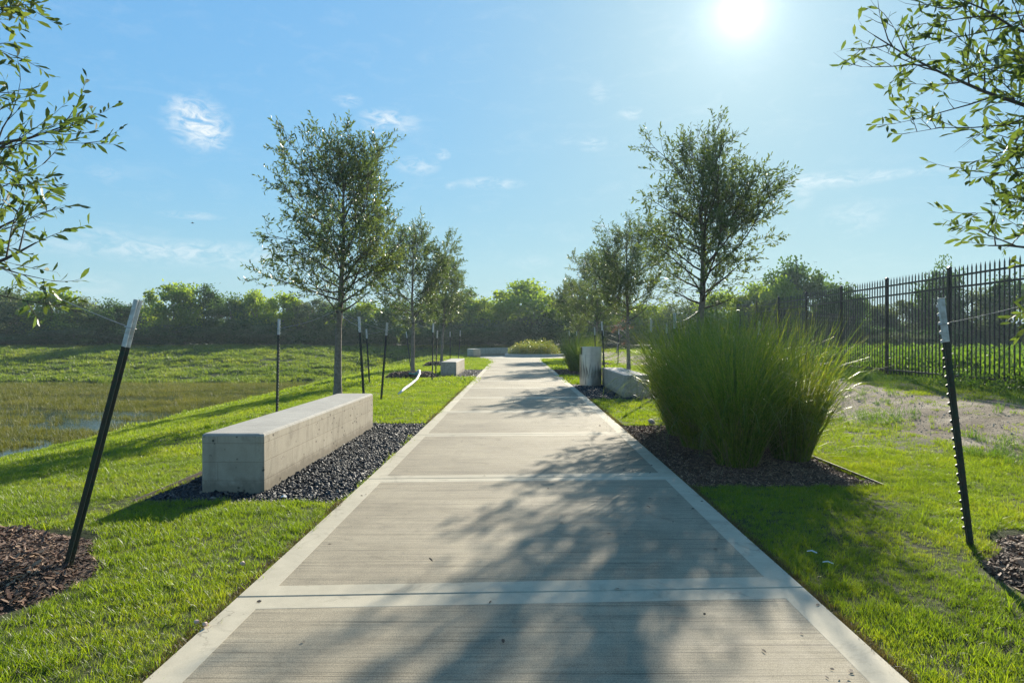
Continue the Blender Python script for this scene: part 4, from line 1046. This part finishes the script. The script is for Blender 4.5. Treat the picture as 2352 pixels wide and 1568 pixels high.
# ------------------------------------------------------------------ background trees
def crown_mesh(seed, ncl, per, leaf, rx=1, rz=1, flat=.0, gap=.85):
    r = np.random.default_rng(seed)
    d = unit(r.normal(0, 1, (ncl, 3))); q = r.uniform(.25, 1, ncl)[:, None] ** .5
    C = d * q * np.array([.5, .5, .44]); C[:, 2] = C[:, 2] * (1 - flat) + .56
    C[:, 0] *= (1.05 - .5 * np.clip(C[:, 2] - .6, 0, 1)); C[:, 1] *= (1.05 - .5 * np.clip(C[:, 2] - .6, 0, 1))
    cs = r.uniform(.03, .11, ncl)
    P_ = (C[:, None, :] + np.clip(r.normal(0, 1, (ncl, per, 3)), -1.7, 1.7) * cs[:, None, None] * np.array([1, 1, .7])).reshape(-1, 3)
    n = len(P_); return leaves_mesh(P_, unit(r.normal(0, 1, (n, 3))), unit(r.normal(0, 1, (n, 3)) + [0, 0, .6]), leaf * r.uniform(.6, 1.4, n), leaf * .42 * np.ones(n)), C
KM = {'bright': mat_leaf('bright_foliage', [(.085, .145, .018), (.145, .215, .024), (.21, .255, .032)], (2.2, 2.1, .9), .5, .02, .5, .35),
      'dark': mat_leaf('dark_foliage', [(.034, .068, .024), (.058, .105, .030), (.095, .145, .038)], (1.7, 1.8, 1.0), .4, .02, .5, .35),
      'grey': mat_leaf('grey_foliage', [(.065, .092, .042), (.095, .125, .055), (.13, .155, .07)], (1.6, 1.6, 1.0), .4, .02, .5, .35)}
crowns = {}
for kd, leaf, ncl, per in (('bright', .040, 62, 120), ('dark', .036, 72, 120), ('grey', .030, 75, 130)):
    for v in range(4):
        (V, Fc), C = crown_mesh(800 + v * 7 + len(kd) * 31, ncl, per, leaf); me = mesh_np('crown', V, Fc); me.materials.append(KM[kd]); crowns[(kd, v)] = (me, C)
trunkc = {}
def far_tree(px, ptop, Y, wpx, kind, label, v, group, cat='tree', name='woodland_tree'):
    x = (px - 1176) / F * Y; zb = float(height(x, Y)); H = CAMH + (777 - ptop) / F * Y - zb; w = wpx / F * Y
    root = empty(name, (x, Y, zb), v * 1.7); tag(root, label, cat, group)
    me, C = crowns[(kind, v % 4)]
    c = bpy.data.objects.new('crown', me); COL.objects.link(c); c.parent = root; c.scale = (w, w, H); c['kind'] = 'stuff'
    key = (kind, v % 4)
    if key not in trunkc:
        mb = MB(); mb.tube([(0, 0, -.03), (.01, .0, .25), (.0, .01, .5), (.01, 0, .8)], [.022, .017, .012, .004], 7, False)
        for cc_ in C[:14]: mb.tube([(0, 0, max(.12, cc_[2] - .3)), tuple(cc_ * np.array([.5, .5, 1]) - np.array([0, 0, .06])), tuple(cc_)], [.009, .006, .002], 4, False)
        mm = mesh_py('trunk', mb.v, mb.f, True); mm.materials.append(m_bark); trunkc[key] = mm
    t_ = bpy.data.objects.new('trunk', trunkc[key]); COL.objects.link(t_); t_.parent = root; t_.scale = (H * .8, H * .8, H)
    return root
TL = [  # px, top, Y, width px, kind, label
 (-40, 655, 60, 150, 'dark', 'dark tree at the far left end of the woodland'), (35, 660, 59, 130, 'grey', 'pale woodland tree just inside the left edge under the wire'),
 (118, 668, 58.5, 120, 'bright', 'green tree left of the near leaning post, rounded top'), (190, 684, 60, 95, 'grey', 'lower wispy tree left of the near leaning post'),
 (255, 690, 59, 100, 'dark', 'low dark tree directly behind the near leaning post tip'), (330, 688, 60.5, 95, 'grey', 'low hazy tree just right of the near leaning post'),
 (398, 653, 58, 120, 'bright', 'tallest bright green tree of the left woodland'), (465, 660, 60, 100, 'dark', 'dark tree adjoining the tallest bright tree on its right'),
 (530, 678, 59, 90, 'dark', 'dark tree left of the lone post behind the bench'), (592, 668, 59.5, 95, 'bright', 'light green tree above the lone post behind the bench'),
 (650, 675, 58.5, 90, 'bright', 'green tree at the left fringe of the first oak crown'), (715, 684, 59.5, 100, 'grey', 'grey green tree behind the first oak crown'),
 (780, 690, 59, 100, 'dark', 'dark tree behind the first oak trunk'), (850, 695, 60, 100, 'bright', 'green tree between the first two oaks on the left'),
 (930, 690, 59, 110, 'dark', 'dark tree behind the second oak trunk'), (1005, 680, 60, 100, 'bright', 'green tree behind the third oak on the left'),
 (1066, 664, 59.5, 90, 'dark', 'dark rounded tree right of the left oaks'), (1100, 682, 58.5, 95, 'bright', 'yellow green tree left of the gap in the skyline'),
 (1146, 692, 61, 70, 'bright', 'small sparse tree in the gap in the skyline'), (1210, 646, 59, 150, 'bright', 'broad spreading tree above the round planter'),
 (1238, 712, 57.5, 95, 'grey', 'grey green bushy tree behind the round planter'), (1275, 682, 61, 80, 'bright', 'light tree right of the broad spreading tree'),
 (1340, 690, 60, 110, 'bright', 'yellowish tree behind the farthest oaks on the right'), (1420, 695, 60, 110, 'dark', 'dark tree behind the litter bin post'),
 (1500, 690, 58, 110, 'bright', 'light green tree left of the tallest oak trunk'), (1580, 685, 56, 120, 'grey', 'hazy tree just behind the tallest oak trunk'),
 (1665, 672, 54, 120, 'bright', 'light green tree right of the tallest oak trunk'), (1745, 652, 50, 120, 'bright', 'yellow green tree above the far fence corner'),
 (1832, 597, 46, 150, 'dark', 'tallest dark tree rising above the fence'), (1790, 640, 44, 100, 'bright', 'bright bushy tree at the foot of the tallest dark tree'),
 (1925, 652, 46, 100, 'dark', 'low dark tree right of the tallest tree above the fence'), (2000, 690, 50, 100, 'grey', 'grey tree behind the third fence panel'),
 (2080, 688, 48, 105, 'grey', 'pale tree seen through the fence near the bare branches'), (2163, 610, 46, 90, 'dark', 'slender dark tree above the fence left of the near post'),
 (2235, 660, 44, 110, 'grey', 'hazy tree seen through the fence at the near right post'), (2320, 640, 44, 120, 'dark', 'dark tree through the fence at the right edge'),
 (2420, 650, 44, 130, 'bright', 'green tree past the right edge behind the fence')]
for i, (px, pt_, Y, w, kd, lb) in enumerate(TL): far_tree(px, pt_, Y, w * 1.12, kd, lb, i, 'woodland trees along the horizon')
# shaded understory bushes: three rows at the foot of the trees
r2 = np.random.default_rng(9)
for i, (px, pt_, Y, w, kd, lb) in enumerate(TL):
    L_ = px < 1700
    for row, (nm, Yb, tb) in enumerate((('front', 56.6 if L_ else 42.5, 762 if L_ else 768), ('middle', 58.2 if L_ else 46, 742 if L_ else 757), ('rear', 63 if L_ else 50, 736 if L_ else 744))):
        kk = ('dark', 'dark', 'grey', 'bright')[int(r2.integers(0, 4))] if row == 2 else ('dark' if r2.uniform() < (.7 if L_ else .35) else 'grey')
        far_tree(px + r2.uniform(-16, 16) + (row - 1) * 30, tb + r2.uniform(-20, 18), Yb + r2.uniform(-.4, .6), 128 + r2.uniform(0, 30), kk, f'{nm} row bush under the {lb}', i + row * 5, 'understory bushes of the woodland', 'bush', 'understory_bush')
# bare tree behind the fence, and the little reddish tree
def bare(x, y, H, seed, name, label, leafm=None, r0=.05):
    r = np.random.default_rng(seed); zb = float(height(x, y)); root = empty(name, (x, y, zb)); tag(root, label, 'tree')
    tb = []; LP = []
    def rec(p, d, L, rad, lv):
        pts = [p]
        for k in range(4): d = unit(d + r.normal(0, .16, 3) + [0, 0, .06]); pts.append(pts[-1] + d * L / 4)
        tb.append((pts, [rad * (1 - .15 * k) for k in range(5)]))
        if lv == 0:
            for k in range(5): LP.append(pts[r.integers(2, 5)] + r.normal(0, .04, 3))
            return
        for k in range(3 if lv > 1 else 4): rec(pts[r.integers(2, 5)], unit(d + r.normal(0, .55, 3) + [0, 0, .1]), L * .68, rad * .5, lv - 1)
    rec(np.zeros(3), np.array([0, 0, 1.]), H * .42, r0, 3)
    V, Fc = tubes_mesh(tb); link('trunk_and_branches', mesh_np('branches', V, Fc), m_bark, root)
    if leafm:
        LP = np.array(LP); n = len(LP); V, Fc = leaves_mesh(LP, unit(r.normal(0, 1, (n, 3))), unit(r.normal(0, 1, (n, 3))), .11 * np.ones(n), .035 * np.ones(n)); link('leaves', mesh_np('leaves', V, Fc), leafm, root)['kind'] = 'stuff'
bare(15.5, 28.5 + 4, 4.4, 3, 'bare_tree', 'thin leafless tree poking above the fence', r0=.03)
m_red = mat_leaf('reddish_leaf', [(.14, .06, .03), (.18, .09, .035), (.16, .12, .04)], (1.4, 1.2, .8), .4)
bare(7.0, 45.7, 2.9, 6, 'young_tree', 'small sparse young tree with reddish leaves on the far lawn right of the litter bin', m_red, .05)

# ------------------------------------------------------------------ small things
m_pipe = mat_plain('white_plastic', (.55, .55, .53), .5, col2=(.45, .45, .43), nscale=10)
mb = MB(); pts = [(-2.55, 15.4, -.01), (-2.62, 16.6, .02), (-2.68, 18.0, .03), (-2.74, 19.6, .07), (-2.82, 20.8, .17), (-2.90, 21.4, .24), (-3.0, 21.8, .22), (-3.06, 22.0, .13)]
mb.tube(pts, .035, 10); tag(mb.build('drain_pipe', m_pipe, smooth=True), 'white plastic pipe arching from the lawn onto the mulch mound', 'pipe')
m_teal = mat_plain('teal_plastic', (.03, .30, .25), .5)
for (x, y, z, lb) in ((-3.12, 21.6, .13, 'teal plastic collar on the mulch at the second oak on the left'), (-3.1, 30.9, .14, 'teal plastic collar on the mulch at the third oak on the left')):
    mb = MB(); mb.tube([(x + .13 * math.cos(a), y + .13 * math.sin(a), z + .02 * math.sin(2 * a)) for a in np.linspace(0, 5.6, 12)], .022, 6); tag(mb.build('plastic_collar', m_teal), lb, 'plastic collar')
m_litter = mat_plain('dead_leaf', (.07, .045, .03), .8, col2=(.03, .02, .014), nscale=6)
r3 = np.random.default_rng(33); V, Fc = [], []
n = 150; yy = 2.4 + 24 * r3.uniform(0, 1, n) ** 1.3; uu = np.where(r3.uniform(0, 1, n) < .5, r3.uniform(-1.35, 1.35, n), 1.38 - np.abs(r3.normal(0, .35, n)))
P_ = np.stack([uu + cpath(yy), yy, np.full(n, .004)], 1); D = np.stack([r3.normal(0, 1, n), r3.normal(0, 1, n), r3.uniform(0, .3, n)], 1)
V, Fc = leaves_mesh(P_, unit(D), unit(np.stack([r3.normal(0, .35, n), r3.normal(0, .35, n), np.ones(n)], 1)), r3.uniform(.012, .042, n), r3.uniform(.003, .009, n))
tag(link('leaf_litter', mesh_np('leaf_litter', V, Fc), m_litter), 'scattered small dead leaves lying on the path', 'dead leaves', kind='stuff')
m_peb = mat_plain('pink_pebble', (.55, .30, .20), .7, col2=(.6, .45, .36), nscale=30)
m_greyst = mat_plain('grey_stone', (.42, .40, .37), .8)
def stone(px, py, s, mat, label, name='pebble', z=.015):
    x, y, _ = W(px, py, z); me = pebble(int(px), 1, .8, .75); me.name = name; o = link(name, me, mat); o.location = (x, y, z); o.scale = (s, s, s); tag(o, label, 'pebble' if name == 'pebble' else 'stone')
stone(557, 1294, .017, m_peb, 'pinkish pebble in the grass a hand from the path edge')
stone(450, 1428, .013, m_peb, 'pale pink pebble at the grass edge, left of its pair')
stone(471, 1434, .015, m_peb, 'orange pebble touching the path edge, right of its pair')
stone(1497, 968, .055, m_greyst, 'rounded grey stone at the corner of the ornamental grass bed', 'stone', .03)
def scrap(px, py, L, w, rz, label, z=.02):
    x, y, _ = W(px, py, z); mb = MB(); mb.addf([(-L, -w, 0), (0, -w * 1.1, .008), (L, -w, .0), (L, w, .003), (0, w, .012), (-L, w, .002)], [(0, 1, 4, 5), (1, 2, 3, 4)])
    o = mb.build('plastic_scrap', m_pipe); o.location = (x, y, z); o.rotation_euler = (.2, 0, rz); tag(o, label, 'litter')
scrap(1866, 1268, .028, .0035, R(-40), 'white plastic strip in the right lawn, the farther one')
scrap(1903, 1293, .028, .0035, R(-35), 'white plastic strip in the right lawn, the nearer one')
scrap(142, 1293, .03, .01, R(20), 'white scrap in the mulch beside the near left post', .0)
scrap(651, 1141, .022, .012, R(10), 'small white scrap at the edge of lawn and black gravel', .03)
# a bird in the sky
m_bird = mat_plain('dark_feathers', (.03, .028, .026), .8)
bx_, by_, bz_ = (443 - 1176) / F * 110, 110, CAMH + (777 - 513) / F * 110
mb = MB(); mb.tube([(-.28, 0, 0), (-.15, 0, .02), (.05, 0, .02), (.2, 0, .03), (.27, 0, .02)], [.01, .05, .065, .035, .008], 8)
bird = mb.build('bird', m_bird, None, True); bird.location = (bx_, by_, bz_); bird.rotation_euler = (0, 0, R(20)); tag(bird, 'small dark bird flying high over the left woodland', 'bird')
for s in (-1, 1):
    q = MB(); q.addf([(.08, s * .04, .03), (-.08, s * .04, .03), (.05, s * .3, .13), (-.08, s * .3, .12), (-.06, s * .56, .08)], [(0, 1, 3, 2), (2, 3, 4)]); q.build('wing', m_bird, bird)
